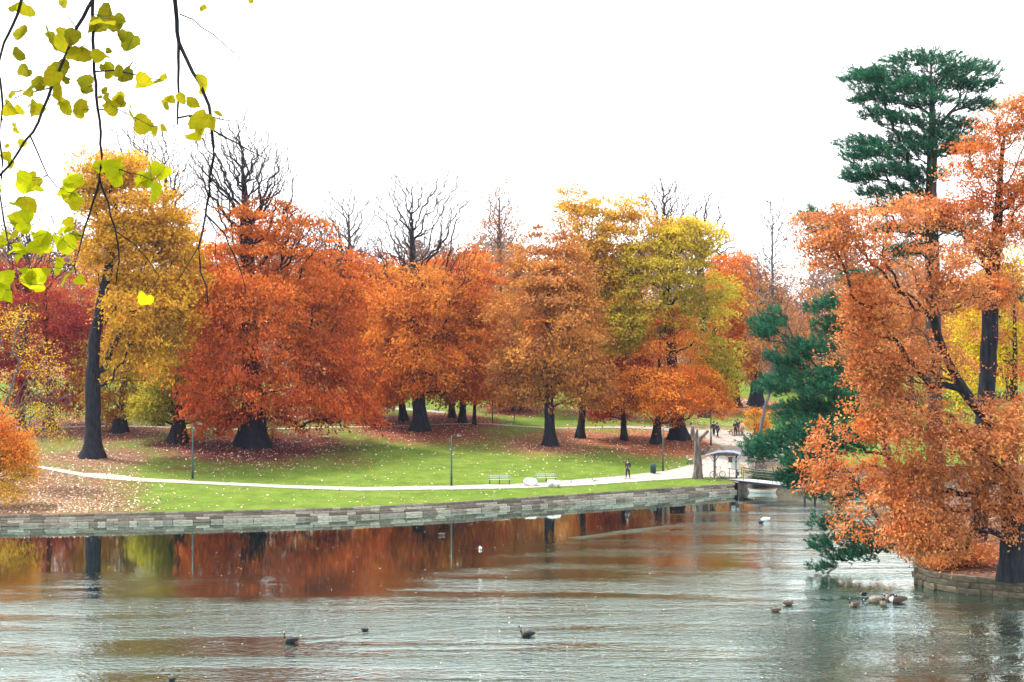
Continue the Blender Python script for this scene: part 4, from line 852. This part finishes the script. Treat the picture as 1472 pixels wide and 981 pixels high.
# ------------------------------------------------------------------ people
def skin_obj(name, verts, edges, mat, parent):
    me = bpy.data.meshes.new(name); me.from_pydata([v[:3] for v in verts], edges, []); me.materials.append(mat)
    o = link(name, me, parent); o.modifiers.new('skin', 'SKIN').use_smooth_shade = True
    for i, v in enumerate(verts): me.skin_vertices[0].data[i].radius = (v[3], v[3]*(v[4] if len(v) > 4 else 1))
    me.skin_vertices[0].data[0].use_root = True
    s_ = o.modifiers.new('sub', 'SUBSURF'); s_.levels = 1; s_.render_levels = 1
    return o
def person(label, loc, rz, top, legs, stride=.0, pocket=True, h=1.75, bag=None, lean=0.):
    o = thing('person', label, 'person', loc, rz); k = h/1.75
    def arms(grow):
        vs = []; es = []
        for sx in (-1, 1):
            b = len(vs)
            if pocket: pts = [(sx*.1, 0, 1.44, .07), (sx*.19, 0, 1.43, .062), (sx*.26, -.05, 1.17, .05), (sx*.19, .1, 1.0, .038)]
            else: pts = [(sx*.1, 0, 1.44, .07), (sx*.19, 0, 1.43, .062), (sx*.24, -.03, 1.16, .05), (sx*.23, .12-sx*stride*.2, .94, .036)]
            vs += [(x, y, z, r*grow) for x, y, z, r in pts]; es += [(b+i, b+i+1) for i in range(3)]
        return vs, es
    lg = {}
    for sx in (-1, 1):
        f = sx*stride
        lg[sx] = [(sx*.09, 0, .9, .1), (sx*.1, f*.45+.02, .5, .07), (sx*.1, f-.02, .1, .05), (sx*.11, f+.14, .045, .042)]
    # body: one continuous figure
    vs = [(0, 0, .95, .14), (0, lean*.3, 1.15, .13), (0, lean*.7, 1.38, .15, .75), (0, lean, 1.5, .07), (0, lean, 1.56, .052), (0, lean+.015, 1.63, .082), (0, lean+.02, 1.7, .09), (0, lean+.01, 1.755, .06), (0, lean+.1, 1.655, .02)]
    es = [(0, 1), (1, 2), (2, 3), (3, 4), (4, 5), (5, 6), (6, 7), (5, 8)]
    av, ae = arms(1.)
    b = len(vs); vs += av; es += [(x+b, y+b) for x, y in ae]; es += [(2, b), (2, b+4)]
    for wi in (b+3, b+7):                                 # palm, four fingers and a thumb
        x, y, z, r = vs[wi]; sx = -1 if x < 0 else 1; c = len(vs)
        vs.append((x, y+.03, z-.06, .026)); es.append((wi, c))
        for q in range(4):
            e = len(vs); vs += [(x+sx*(q-1.5)*.016, y+.05, z-.1, .009), (x+sx*(q-1.5)*.016, y+.045, z-.135-.008*(q in (1, 2)), .008)]; es += [(c, e), (e, e+1)]
        e = len(vs); vs += [(x-sx*.03, y+.05, z-.06, .01), (x-sx*.035, y+.065, z-.085, .008)]; es += [(c, e), (e, e+1)]
    for sx in (-1, 1):
        b = len(vs); vs += lg[sx]; es += [(0, b), (b, b+1), (b+1, b+2), (b+2, b+3)]
    skin_obj('body', [(v[0]*k, v[1]*k, v[2]*k, v[3]*k)+tuple(v[4:]) for v in vs], es, M['skin'], o)
    # jacket, trousers, hair, shoes
    vs = [(0, 0, .84, .17, .85), (0, lean*.3, 1.12, .165, .85), (0, lean*.7, 1.38, .185, .75), (0, lean, 1.5, .085)]; es = [(0, 1), (1, 2), (2, 3)]
    av, ae = arms(1.3); b = len(vs); vs += av; es += [(x+b, y+b) for x, y in ae]+[(2, b), (2, b+4)]
    skin_obj('jacket', [(v[0]*k, v[1]*k, v[2]*k, v[3]*k)+tuple(v[4:]) for v in vs], es, M[top], o)
    vs = [(0, 0, .93, .15)]; es = []
    for sx in (-1, 1):
        b = len(vs); vs += [(x, y, z, r*1.22) for x, y, z, r in lg[sx][:3]]; es += [(0, b), (b, b+1), (b+1, b+2)]
    skin_obj('trousers', [(v[0]*k, v[1]*k, v[2]*k, v[3]*k) for v in vs], es, M[legs], o)
    skin_obj('hair', [(0, (lean-.025)*k, 1.69*k, .095*k), (0, (lean-.01)*k, 1.75*k, .082*k), (0, (lean-.05)*k, 1.62*k, .07*k)], [(0, 1), (0, 2)], M['hair'], o)
    for sx in (-1, 1):
        x, y, z, r = lg[sx][2]; skin_obj('shoe', [(x*k, (y-.03)*k, .05*k, .055*k), (x*k, (y+.09)*k, .045*k, .05*k), (x*k, (y+.2)*k, .035*k, .04*k)], [(0, 1), (1, 2)], M['shoe'], o)
        m = MB(); m.loft([(sx*.032*k, (lean+.098)*k, 1.685*k), (sx*.032*k, (lean+.108)*k, 1.685*k)], .011*k, 6).build('eye', M['hair'], o)
    return o
def up(p, dz=.05): return Vector((p.x, p.y, p.z+dz))
person('person in dark jacket walking alone on the path with hands in pockets', up(GP(902.5, 688.5), .03), math.radians(150), 'black_cloth', 'navy_cloth', .2)
person('person in black coat standing close behind the lamp post with the long arm', up(GP(1026, 628)), math.radians(200), 'black_cloth', 'black_cloth', .05, False)
person('person in navy coat in mid step beside the lamp post with the long arm', up(GP(1031.5, 630)), math.radians(215), 'navy_cloth', 'black_cloth', .22, False)
person('person in long black coat standing in front of the picnic table', up(GP(1057, 627)), math.radians(170), 'black_cloth', 'black_cloth', .04)
person('person in dark coat leaning at the picnic table', up(GP(1060.5, 625)), math.radians(185), 'navy_cloth', 'black_cloth', .05, True, 1.8, None, .06)
person('person in white top and grey trousers by the picnic table', up(GP(1067, 626.5)), math.radians(200), 'white_cloth', 'grey_cloth', .08, False, 1.7)

# ------------------------------------------------------------------ animals
def goose(label, p, rz, s=1., neck='up', body='feather_brown', chest='feather_pale', headm='feather_black', group=None, name='goose', cat='goose', dip=0.):
    s *= 1.12
    o = thing(name, label, cat, (p.x, p.y, -.02+dip), rz, group)
    MB().loft([(-.42*s, 0, .2*s), (-.36*s, 0, .17*s), (-.2*s, 0, .15*s), (.02*s, 0, .13*s), (.2*s, 0, .14*s), (.3*s, 0, .17*s), (.34*s, 0, .2*s)],
              [(.015*s, .01*s), (.07*s, .05*s), (.14*s, .11*s), (.17*s, .15*s), (.15*s, .15*s), (.09*s, .1*s), (.04*s, .05*s)], 10, ms=[1, 0, 0, 0, 2, 2]).build('body', [M[body], M['feather_black'], M[chest]], o, True)
    for sy in (-1, 1): MB().loft([(.16*s, sy*.13*s, .2*s), (-.05*s, sy*.155*s, .21*s), (-.3*s, sy*.08*s, .22*s), (-.42*s, sy*.03*s, .23*s)], [(.02*s, .05*s), (.035*s, .09*s), (.03*s, .06*s), (.01*s, .015*s)], 8).build('wing', M[body], o, True)
    if neck == 'up': nk = [(.28*s, 0, .2*s), (.35*s, 0, .32*s), (.33*s, 0, .46*s), (.36*s, 0, .54*s), (.43*s, 0, .55*s)]
    elif neck == 'low': nk = [(.28*s, 0, .2*s), (.4*s, 0, .24*s), (.48*s, 0, .2*s), (.53*s, 0, .13*s), (.58*s, 0, .08*s)]
    elif neck == 'back': nk = [(.28*s, 0, .2*s), (.3*s, 0, .32*s), (.2*s, .02*s, .36*s), (.1*s, .06*s, .33*s), (.04*s, .08*s, .3*s)]
    else: nk = [(.25*s, 0, .2*s), (.3*s, 0, .26*s), (.31*s, 0, .31*s), (.34*s, 0, .34*s), (.39*s, 0, .34*s)]
    h = MB().loft(nk, [.06*s, .042*s, .038*s, .05*s, .035*s], 9).build('head', M[headm], o, True)
    e = Vector(nk[-1]); dd = (e-Vector(nk[-2])).normalized()
    MB().loft([e-dd*.01, e+dd*.04*s, e+dd*.08*s], [(.026*s, .02*s), (.02*s, .012*s), (.006*s, .004*s)], 6).build('beak', M['feather_black' if headm == 'feather_black' else 'beak'], h, True)
    if headm == 'feather_black':
        for sy in (-1, 1):
            c = Vector(nk[-2]); MB().loft([c+Vector((0, sy*.035*s, -.02*s)), c+Vector((.01*s, sy*.046*s, .005*s)), c+Vector((.0, sy*.03*s, .035*s))], .02*s, 6).build('cheek_patch', M['feather_white'], h, True)
    return o
GG = 'geese gathered by the island wall'
goose('goose with its black neck curved low at the outer side of the huddle', WP(1257, 866), math.radians(185), 1., 'low', 'feather_pale')
goose('goose turned towards the viewer with a pale breast inside the huddle', WP(1270, 870), math.radians(250), 1.0, 'back')
goose('goose with bright cheek facing away from the huddle centre', WP(1279, 863), math.radians(190), .9, 'short')
goose('large dark goose tail on at the island side of the huddle', WP(1290, 866), math.radians(170), 1.1, 'back', 'feather_brown', 'feather_white')
goose('lone dark goose with upright neck swimming ahead of the huddle', WP(1228, 872), math.radians(200), .75, 'up')
goose('thin necked dark bird swimming just beyond the goose huddle', WP(1241, 855), math.radians(175), .5, 'up', 'feather_black')
goose('brown duck swimming over the pale water ahead of its mate', WP(1115, 879), math.radians(170), .62, 'short', 'feather_brown', 'feather_brown', 'feather_brown', None, 'duck', 'duck')
goose('brown duck following its mate over the pale water', WP(1133, 870), math.radians(15), .66, 'short', 'feather_brown', 'feather_brown', 'feather_brown', None, 'duck', 'duck')
goose('black goose drawing a long double wake over the open pond', WP(418, 924), math.radians(172), .8, 'up', 'feather_black', 'feather_brown')
goose('black goose with a white cheek towing a short wake', WP(758, 915), math.radians(178), .8, 'up', 'feather_black', 'feather_brown')
goose('small dark coot between the two wakes', WP(525, 907), math.radians(20), .42, 'short', 'feather_black', 'feather_black', 'feather_black', None, 'coot', 'bird')
goose('white gull resting on the still red reflections', WP(690.5, 790), math.radians(100), .55, 'short', 'feather_white', 'feather_white', 'feather_white', None, 'gull', 'gull')
goose('dark duck on the still green reflections near the gull', WP(635, 770), math.radians(10), .6, 'short', 'feather_brown', 'feather_brown', 'feather_brown', None, 'duck', 'duck')
goose('white breasted duck splashing on the bright water off the footbridge', WP(1100, 749), math.radians(190), .9, 'short', 'feather_white', 'feather_white', 'feather_brown', None, 'duck', 'duck')
goose('small black bird beside the splashing white duck', WP(1094, 752), math.radians(180), .5, 'low', 'feather_black', 'feather_black', 'feather_black', None, 'coot', 'bird')
goose('dark bird low on the open water in front of the wakes', WP(247, 978), math.radians(160), .4, 'short', 'feather_black', 'feather_black', 'feather_black', None, 'coot', 'bird')
def dog(label, p, rz, s, fur):
    o = thing('dog', label, 'dog', p, rz)
    vs = [(-.3, 0, .5, .1), (0, 0, .5, .12), (.28, 0, .52, .13), (.42, 0, .66, .075), (.52, 0, .74, .075), (.66, 0, .7, .04), (-.42, 0, .6, .03), (-.5, 0, .74, .02), (.48, .06, .84, .02), (.48, -.06, .84, .02)]
    es = [(0, 1), (1, 2), (2, 3), (3, 4), (4, 5), (0, 6), (6, 7), (4, 8), (4, 9)]
    for sy in (-1, 1):
        b = len(vs); vs += [(.26, sy*.08, .36, .06), (.26, sy*.08, .18, .035), (.28, sy*.08, .03, .035)]; es += [(2, b), (b, b+1), (b+1, b+2)]
        b = len(vs); vs += [(-.26, sy*.08, .38, .07), (-.36, sy*.08, .2, .04), (-.32, sy*.08, .03, .035)]; es += [(0, b), (b, b+1), (b+1, b+2)]
    skin_obj('body', [(v[0]*s, v[1]*s, v[2]*s, v[3]*s) for v in vs], es, M[fur], o)
    MB().loft([(.68*s, 0, .71*s), (.71*s, 0, .71*s)], .02*s, 6).build('nose', M['rubber'], o); 
    for sy in (-1, 1): MB().loft([(.56*s, sy*.05*s, .77*s), (.57*s, sy*.065*s, .77*s)], .012*s, 6).build('eye', M['rubber'], o)
dog('white dog on the far path beside the tall straight dark trunk', up(GP(155, 613)), math.radians(190), 1.0, 'fur_white')
p = up(GP(854, 693.5), .04); o = thing('magpie', 'small black and white bird hopping on the pale path', 'bird', p, math.radians(170))
MB().loft([(-.13, 0, .13), (-.05, 0, .14), (.05, 0, .16), (.12, 0, .2), (.15, 0, .24)], [.03, .06, .075, .05, .03], 8, ms=[0, 1, 1, 0]).build('body', [M['feather_black'], M['feather_white']], o, True)
h = MB().loft([(.1, 0, .2), (.15, 0, .25), (.19, 0, .26)], [.04, .045, .02], 8).build('head', M['feather_black'], o, True); MB().loft([(.19, 0, .26), (.25, 0, .25)], [.014, .003], 6).build('beak', M['feather_black'], h)
MB().box((-.24, 0, .15), (.26, .07, .02)).build('tail', M['feather_black'], o)
for sy in (-1, 1): MB().loft([(.02, sy*.03, 0), (.02, sy*.03, .11)], .008, 5).build('leg', M['feather_black'], o); MB().loft([(.08, sy*.07, .18), (-.14, sy*.05, .15)], [(.012, .045), (.01, .02)], 6).build('wing', M['feather_black'], o, True)

# ------------------------------------------------------------------ shrubs
def shrub(label, base, blobs, pal, n, nl, leaf, seed, y=None, sig=.3):
    o = tree(label, base, (base[0], base[1]-8), .05, blobs, pal, n, nl, leaf, sig, seed=seed, flare=(.2, .3), name='shrub', y=y, litk=.3, step=.25, bf=.2, rise=.5); o['category'] = 'shrub'; return o
PALE = [(.34, .29, .25), (.42, .35, .3), (.28, .25, .2)]
DGREEN = [(.05, .1, .03), (.08, .13, .03), (.04, .08, .03)]
shrub('pale twiggy shrub beyond the footbridge railing', (1112, 680), [(1112, 668, 22, 12), (1090, 672, 14, 9)], PALE, 200, 22, .16, 60)
shrub('large pale shrub further along the shore beyond the footbridge', (1160, 676), [(1160, 660, 30, 16)], PALE, 200, 22, .16, 61)
shrub('low dark green shrub behind the footbridge deck', (1085, 688), [(1085, 682, 20, 6), (1110, 684, 16, 6)], DGREEN, 160, 22, .16, 62)
shrub('small twiggy sucker shrub at the foot of the huge red beech', (392, 632), [(392, 622, 8, 9)], OCHRE, 40, 12, .16, 63)
shrub('low orange undergrowth on the island below the leaning oak', (1400, 806), [(1395, 792, 44, 14), (1350, 802, 30, 8)], OAK, 260, 24, .17, 64, 81)

# ------------------------------------------------------------------ lime tree over the camera with hanging branches
YL = 6.5
def lz(x, y): q = AT(x*490/1092, y*490/1092, YL); return np.array([q.x, q.y, q.z])      # zoom coordinates of the photo's corner
lime = thing('lime_tree', 'lime tree whose hanging twigs with yellow green leaves frame the view', 'tree', (-4.3, 5.6, 11.6))
O = np.array([-4.3, 5.6, 11.6])
limb_z = 16.5
MB().loft([Vector((0, 0, -.6)), Vector((0, 0, .1)), Vector((.05, .05, 2.)), Vector((.2, .1, 4.2)), Vector((.5, .3, 5.2)), Vector((.8, .4, 6.6)), Vector((.9, .5, 8))], [.5, .32, .26, .22, .17, .1, .03], 12).build('trunk', M['bark_brown'], lime, True)
MB().loft([Vector((.3, .15, 4.4)), Vector((1.2, .5, 4.95)), Vector((2.2, .8, 5.1)), Vector((3.2, 1., 5.05)), Vector((4., 1.1, 4.9))], [.14, .1, .075, .05, .02], 9).build('limb', M['bark_brown'], lime, True)
BR = [  # zoom x, zoom y polylines and start / end thickness in mm
    ([(300, -250), (300, 0), (296, 130), (303, 230), (315, 350), (327, 500), (320, 570), (345, 650), (370, 740), (383, 800), (372, 910)], 10, 3),
    ([(320, 570), (300, 650), (262, 760), (240, 850), (248, 900)], 6, 2), ([(370, 740), (430, 780), (470, 830), (510, 885)], 4, 1.5),
    ([(345, -250), (305, -10), (245, 90), (215, 170), (165, 280), (125, 390), (60, 490), (0, 565), (-40, 610)], 10, 5),
    ([(120, -250), (70, 0), (60, 45), (15, 140), (-5, 210)], 10, 5), ([(-30, 180), (0, 250), (8, 290), (5, 380), (-5, 440), (10, 520), (-2, 620), (15, 710), (40, 850), (35, 930)], 6, 2),
    ([(540, -250), (558, 0), (572, 140), (620, 230), (670, 340), (686, 470), (675, 580), (660, 690), (635, 790), (640, 870), (665, 920), (667, 980)], 13, 3),
    ([(572, 140), (573, 220), (572, 300), (568, 400)], 8, 4), ([(660, 690), (720, 750), (765, 850), (790, 940)], 5, 1.5), ([(605, 375), (640, 372), (690, 420), (790, 480), (860, 515)], 6, 2),
    ([(572, 48), (620, 65), (680, 110), (730, 150), (770, 190), (830, 230), (885, 270)], 3.5, 1.2), ([(303, 230), (370, 225), (430, 238), (500, 255), (535, 250)], 4, 1.5),
    ([(568, 380), (605, 372), (660, 370), (700, 380), (740, 388)], 5, 2), ([(245, 90), (210, 50), (180, 40)], 3, 1), ([(165, 280), (100, 300), (60, 310), (20, 330)], 3.5, 1.2), ([(100, 440), (120, 490), (150, 560), (180, 600), (230, 620), (270, 580)], 4, 1.5),
    ([(315, 350), (370, 345), (430, 380), (475, 400)], 3.5, 1.2), ([(327, 520), (380, 545), (450, 560), (515, 600)], 3.5, 1.2), ([(660, 690), (695, 740), (690, 830), (705, 880)], 3, 1), ([(635, 790), (600, 850), (570, 900)], 3, 1)]
rg = random.Random(9); nodes = []
for pts, r0_, r1_ in BR:
    q = []; off = rg.uniform(-.25, .25)
    for a, b in zip(pts[:-1], pts[1:]):
        nseg = max(1, int(math.hypot(b[0]-a[0], b[1]-a[1])/35))
        for t in range(nseg): q.append((a[0]+(b[0]-a[0])*t/nseg+rg.uniform(-3, 3), a[1]+(b[1]-a[1])*t/nseg+rg.uniform(-3, 3)))
    q.append(pts[-1]); w3 = [Vector(lz(*p_)-O) for p_ in q]
    if pts[0][1] < -200: w3[0] = Vector((w3[0].x, 1.0, 5.03))
    nr = len(w3); MB().loft(w3, [(r0_+(r1_-r0_)*i/(nr-1))*.001 for i in range(nr)], 6).build('branch', M['bark_dark'], lime, True)
    nodes += w3[1:]
def lime_leaf(seed):
    rg = random.Random(seed); V = [(0, 0, 0)]; n = 22; prof = []
    a1, a2 = rg.uniform(.42, .6), rg.uniform(.42, .6)
    for i in range(n):
        t = 2*math.pi*i/n; c_, s_ = math.cos(t), math.sin(t)
        x = (a1 if s_ > 0 else a2)*s_*(1+.18*c_); y = .42-.46*c_ + (.12 if i == 0 else 0) + (.16*max(0, -c_)**6)
        k = 1+rg.uniform(-.05, .05)+(.04 if i % 2 else -.03); prof.append((x*k, y*k))
    V = [(0, .4, .03)]+[(x, y, .34*abs(x)-.12*y*y+.12*math.sin(4*y+seed)+.06*math.sin(7*x)+rg.uniform(-.02, .02)) for x, y in prof]
    me = bpy.data.meshes.new('leaf'); me.from_pydata(V, [], [(0, 1+i, 1+(i+1) % n) for i in range(n)])
    me.polygons.foreach_set('use_smooth', [True]*n); me.update(); return me
def lime_mat(name, c1, c2, c3):
    m, n, p = new_mat(name); n.nodes.remove(p); tc = N(n, 'ShaderNodeTexCoord'); no = N(n, 'ShaderNodeTexNoise'); no.inputs['Scale'].default_value = 2.6; no.inputs['Detail'].default_value = 6
    oi = N(n, 'ShaderNodeObjectInfo'); va = N(n, 'ShaderNodeVectorMath', operation='ADD'); n.links.new(tc.outputs['Object'], va.inputs[0]); sc_ = N(n, 'ShaderNodeMath', operation='MULTIPLY'); sc_.inputs[1].default_value = 40; n.links.new(oi.outputs['Random'], sc_.inputs[0]); n.links.new(sc_.outputs[0], va.inputs[1])
    n.links.new(va.outputs[0], no.inputs['Vector']); r = N(n, 'ShaderNodeValToRGB'); e = r.color_ramp.elements; e.new(.7); e[0].position = .36; e[1].position = .56
    for q, c in zip(e, (c1, c2, c3)): q.color = list(c)+[1]
    n.links.new(no.outputs[0], r.inputs[0])
    ab = N(n, 'ShaderNodeVectorMath', operation='ABSOLUTE'); n.links.new(tc.outputs['Object'], ab.inputs[0]); mp = N(n, 'ShaderNodeMapping'); mp.inputs['Rotation'].default_value = (0, 0, math.radians(40)); n.links.new(ab.outputs[0], mp.inputs[0])
    wv = N(n, 'ShaderNodeTexWave'); wv.inputs['Scale'].default_value = 1.5; wv.inputs['Distortion'].default_value = .6; n.links.new(mp.outputs[0], wv.inputs['Vector'])
    vr = N(n, 'ShaderNodeValToRGB'); ve = vr.color_ramp.elements; ve[0].position = .02; ve[1].position = .14; ve[0].color = (.62, .62, .5, 1); ve[1].color = (1, 1, 1, 1); n.links.new(wv.outputs['Fac'], vr.inputs[0])
    mu = N(n, 'ShaderNodeMix', data_type='RGBA', blend_type='MULTIPLY'); mu.inputs[0].default_value = .4; n.links.new(r.outputs[0], mu.inputs[6]); n.links.new(vr.outputs[0], mu.inputs[7])
    hs = N(n, 'ShaderNodeHueSaturation'); mr = N(n, 'ShaderNodeMapRange'); mr.inputs[3].default_value = .7; mr.inputs[4].default_value = 1.2; n.links.new(oi.outputs['Random'], mr.inputs[0]); n.links.new(mr.outputs[0], hs.inputs['Value']); n.links.new(mu.outputs[2], hs.inputs['Color'])
    d = N(n, 'ShaderNodeBsdfDiffuse'); t = N(n, 'ShaderNodeBsdfTranslucent'); mx = N(n, 'ShaderNodeMixShader'); mx.inputs[0].default_value = .5
    for z in (d, t): n.links.new(hs.outputs[0], z.inputs[0])
    n.links.new(d.outputs[0], mx.inputs[1]); n.links.new(t.outputs[0], mx.inputs[2]); n.links.new(mx.outputs[0], n.nodes['Material Output'].inputs[0]); return m
LM = [lime_mat('lime_leaf_backlit_tint', (.2, .21, .012), (.26, .23, .012), (.2, .11, .012)), lime_mat('lime_leaf_bright', (.38, .42, .012), (.46, .46, .01), (.4, .33, .012)), lime_mat('lime_leaf_yellow', (.34, .34, .012), (.4, .33, .012), (.34, .18, .02))]  # first one is a darker copy: backlight against the sky put into the colour
LEAF = [[lime_leaf(i) for i in range(4)] for m in LM]
for k, ms in enumerate(LEAF):
    for me in ms: me.materials.append(LM[k])
LV = [(62, 15, 60), (200, 5, 20), (80, 115, 35), (62, 177, 40), (150, 105, 35), (195, 125, 70), (175, 140, 50), (255, 125, 40), (265, 175, 55), (305, 160, 45), (330, 45, 60), (345, 80, 75), (320, 90, 50), (410, 120, 55), (380, 100, 40), (340, 190, 35), (342, 220, 40), (396, 224, 50), (190, 210, 45), (195, 255, 60), (110, 275, 55), (130, 265, 40), (48, 282, 25), (60, 315, 25), (90, 330, 35), (140, 270, 30), (275, 265, 45), (255, 270, 30), (203, 318, 60), (255, 345, 55), (270, 350, 40), (225, 350, 35), (20, 340, 35), (348, 298, 25), (350, 320, 25), (392, 320, 30), (366, 348, 40), (422, 357, 45), (436, 390, 50), (475, 402, 35), (468, 275, 50), (508, 253, 30), (533, 250, 25), (510, 400, 25), (540, 330, 35), (560, 325, 26), (590, 318, 25), (620, 325, 40), (655, 272, 45), (714, 372, 25), (655, 385, 55), (695, 405, 40), (655, 418, 40), (640, 445, 35), (30, 410, 20), (60, 452, 22), (5, 490, 25), (30, 520, 25), (320, 525, 45), (300, 522, 30), (358, 530, 55), (362, 565, 45), (450, 555, 60), (430, 560, 40), (505, 615, 45), (517, 545, 40), (208, 560, 35), (95, 575, 55), (105, 590, 45), (60, 598, 45), (15, 600, 30), (65, 640, 50), (210, 610, 55), (225, 640, 40), (200, 625, 40), (265, 585, 45), (75, 708, 60), (60, 712, 40), (190, 735, 60), (215, 728, 40), (120, 765, 60), (140, 760, 50), (188, 775, 50), (135, 797, 30), (40, 797, 45), (75, 800, 36), (90, 803, 30), (30, 745, 30), (10, 770, 30), (185, 845, 40), (203, 883, 45), (45, 885, 55), (85, 875, 35), (105, 905, 55), (95, 890, 40), (20, 935, 50), (15, 900, 40), (270, 898, 25), (470, 958, 35), (640, 15, 25), (810, 5, 15)]
NA = np.array([tuple(v) for v in nodes])
for (x, y, s_) in list(LV):
    if y < 940 and x < 560 and rg.random() < .5: LV.append((x+rg.uniform(-30, 30), y+rg.uniform(-26, 26), s_*rg.uniform(.45, .85)))
for i, (x, y, s_) in enumerate(LV):
    c = lz(x, y)-O; j = int(np.argmin(((NA-c)*np.array([1, .25, 1]))**2 @ np.ones(3))); c[1] = NA[j][1]+rg.uniform(-.12, .12)
    L_ = s_*490/1092/F*YL*rg.uniform(1.05, 1.5); kk = 0 if y < 300 else (1 if y > 500 else 2)  # upper leaves take the colour darkened as if backlit
    if rg.random() < .2: kk = 2
    lf = link('leaf', LEAF[kk][i % 4], lime); lf.scale = (L_,)*3
    rot = Matrix.Rotation(rg.uniform(-1.9, 1.9), 4, 'Y') @ Matrix.Rotation(math.radians(-90)+rg.uniform(-1.0, 1.0), 4, 'X') @ Matrix.Rotation(rg.uniform(-.9, .9), 4, 'Y')
    st = Vector(c)-(rot.to_3x3() @ Vector((0, .35*L_, 0)))
    lf.matrix_basis = Matrix.Translation(st) @ rot @ Matrix.Diagonal((L_, L_, L_, 1))
    a = Vector(NA[j]); mid = (a+st)/2+Vector((0, 0, -.01)); MB().loft([a, mid, st+(rot.to_3x3() @ Vector((0, .05*L_, 0)))], [.0014, .0011, .001], 4).build('leaf_stalk', M['bark_dark'], lime)

# ------------------------------------------------------------------ thin autumn haze
HZ = 0.0001
m, n, p = new_mat('haze'); n.nodes.remove(p); v = N(n, 'ShaderNodeVolumePrincipled'); v.inputs['Color'].default_value = (.66, .72, 1, 1); v.inputs['Density'].default_value = HZ; v.inputs['Anisotropy'].default_value = .3
n.links.new(v.outputs[0], n.nodes['Material Output'].inputs['Volume'])
o = MB().box((0, 1260, 31), (3300, 2920, 66)).build('haze', m); o['kind'] = 'stuff'
#OBJECTS_END
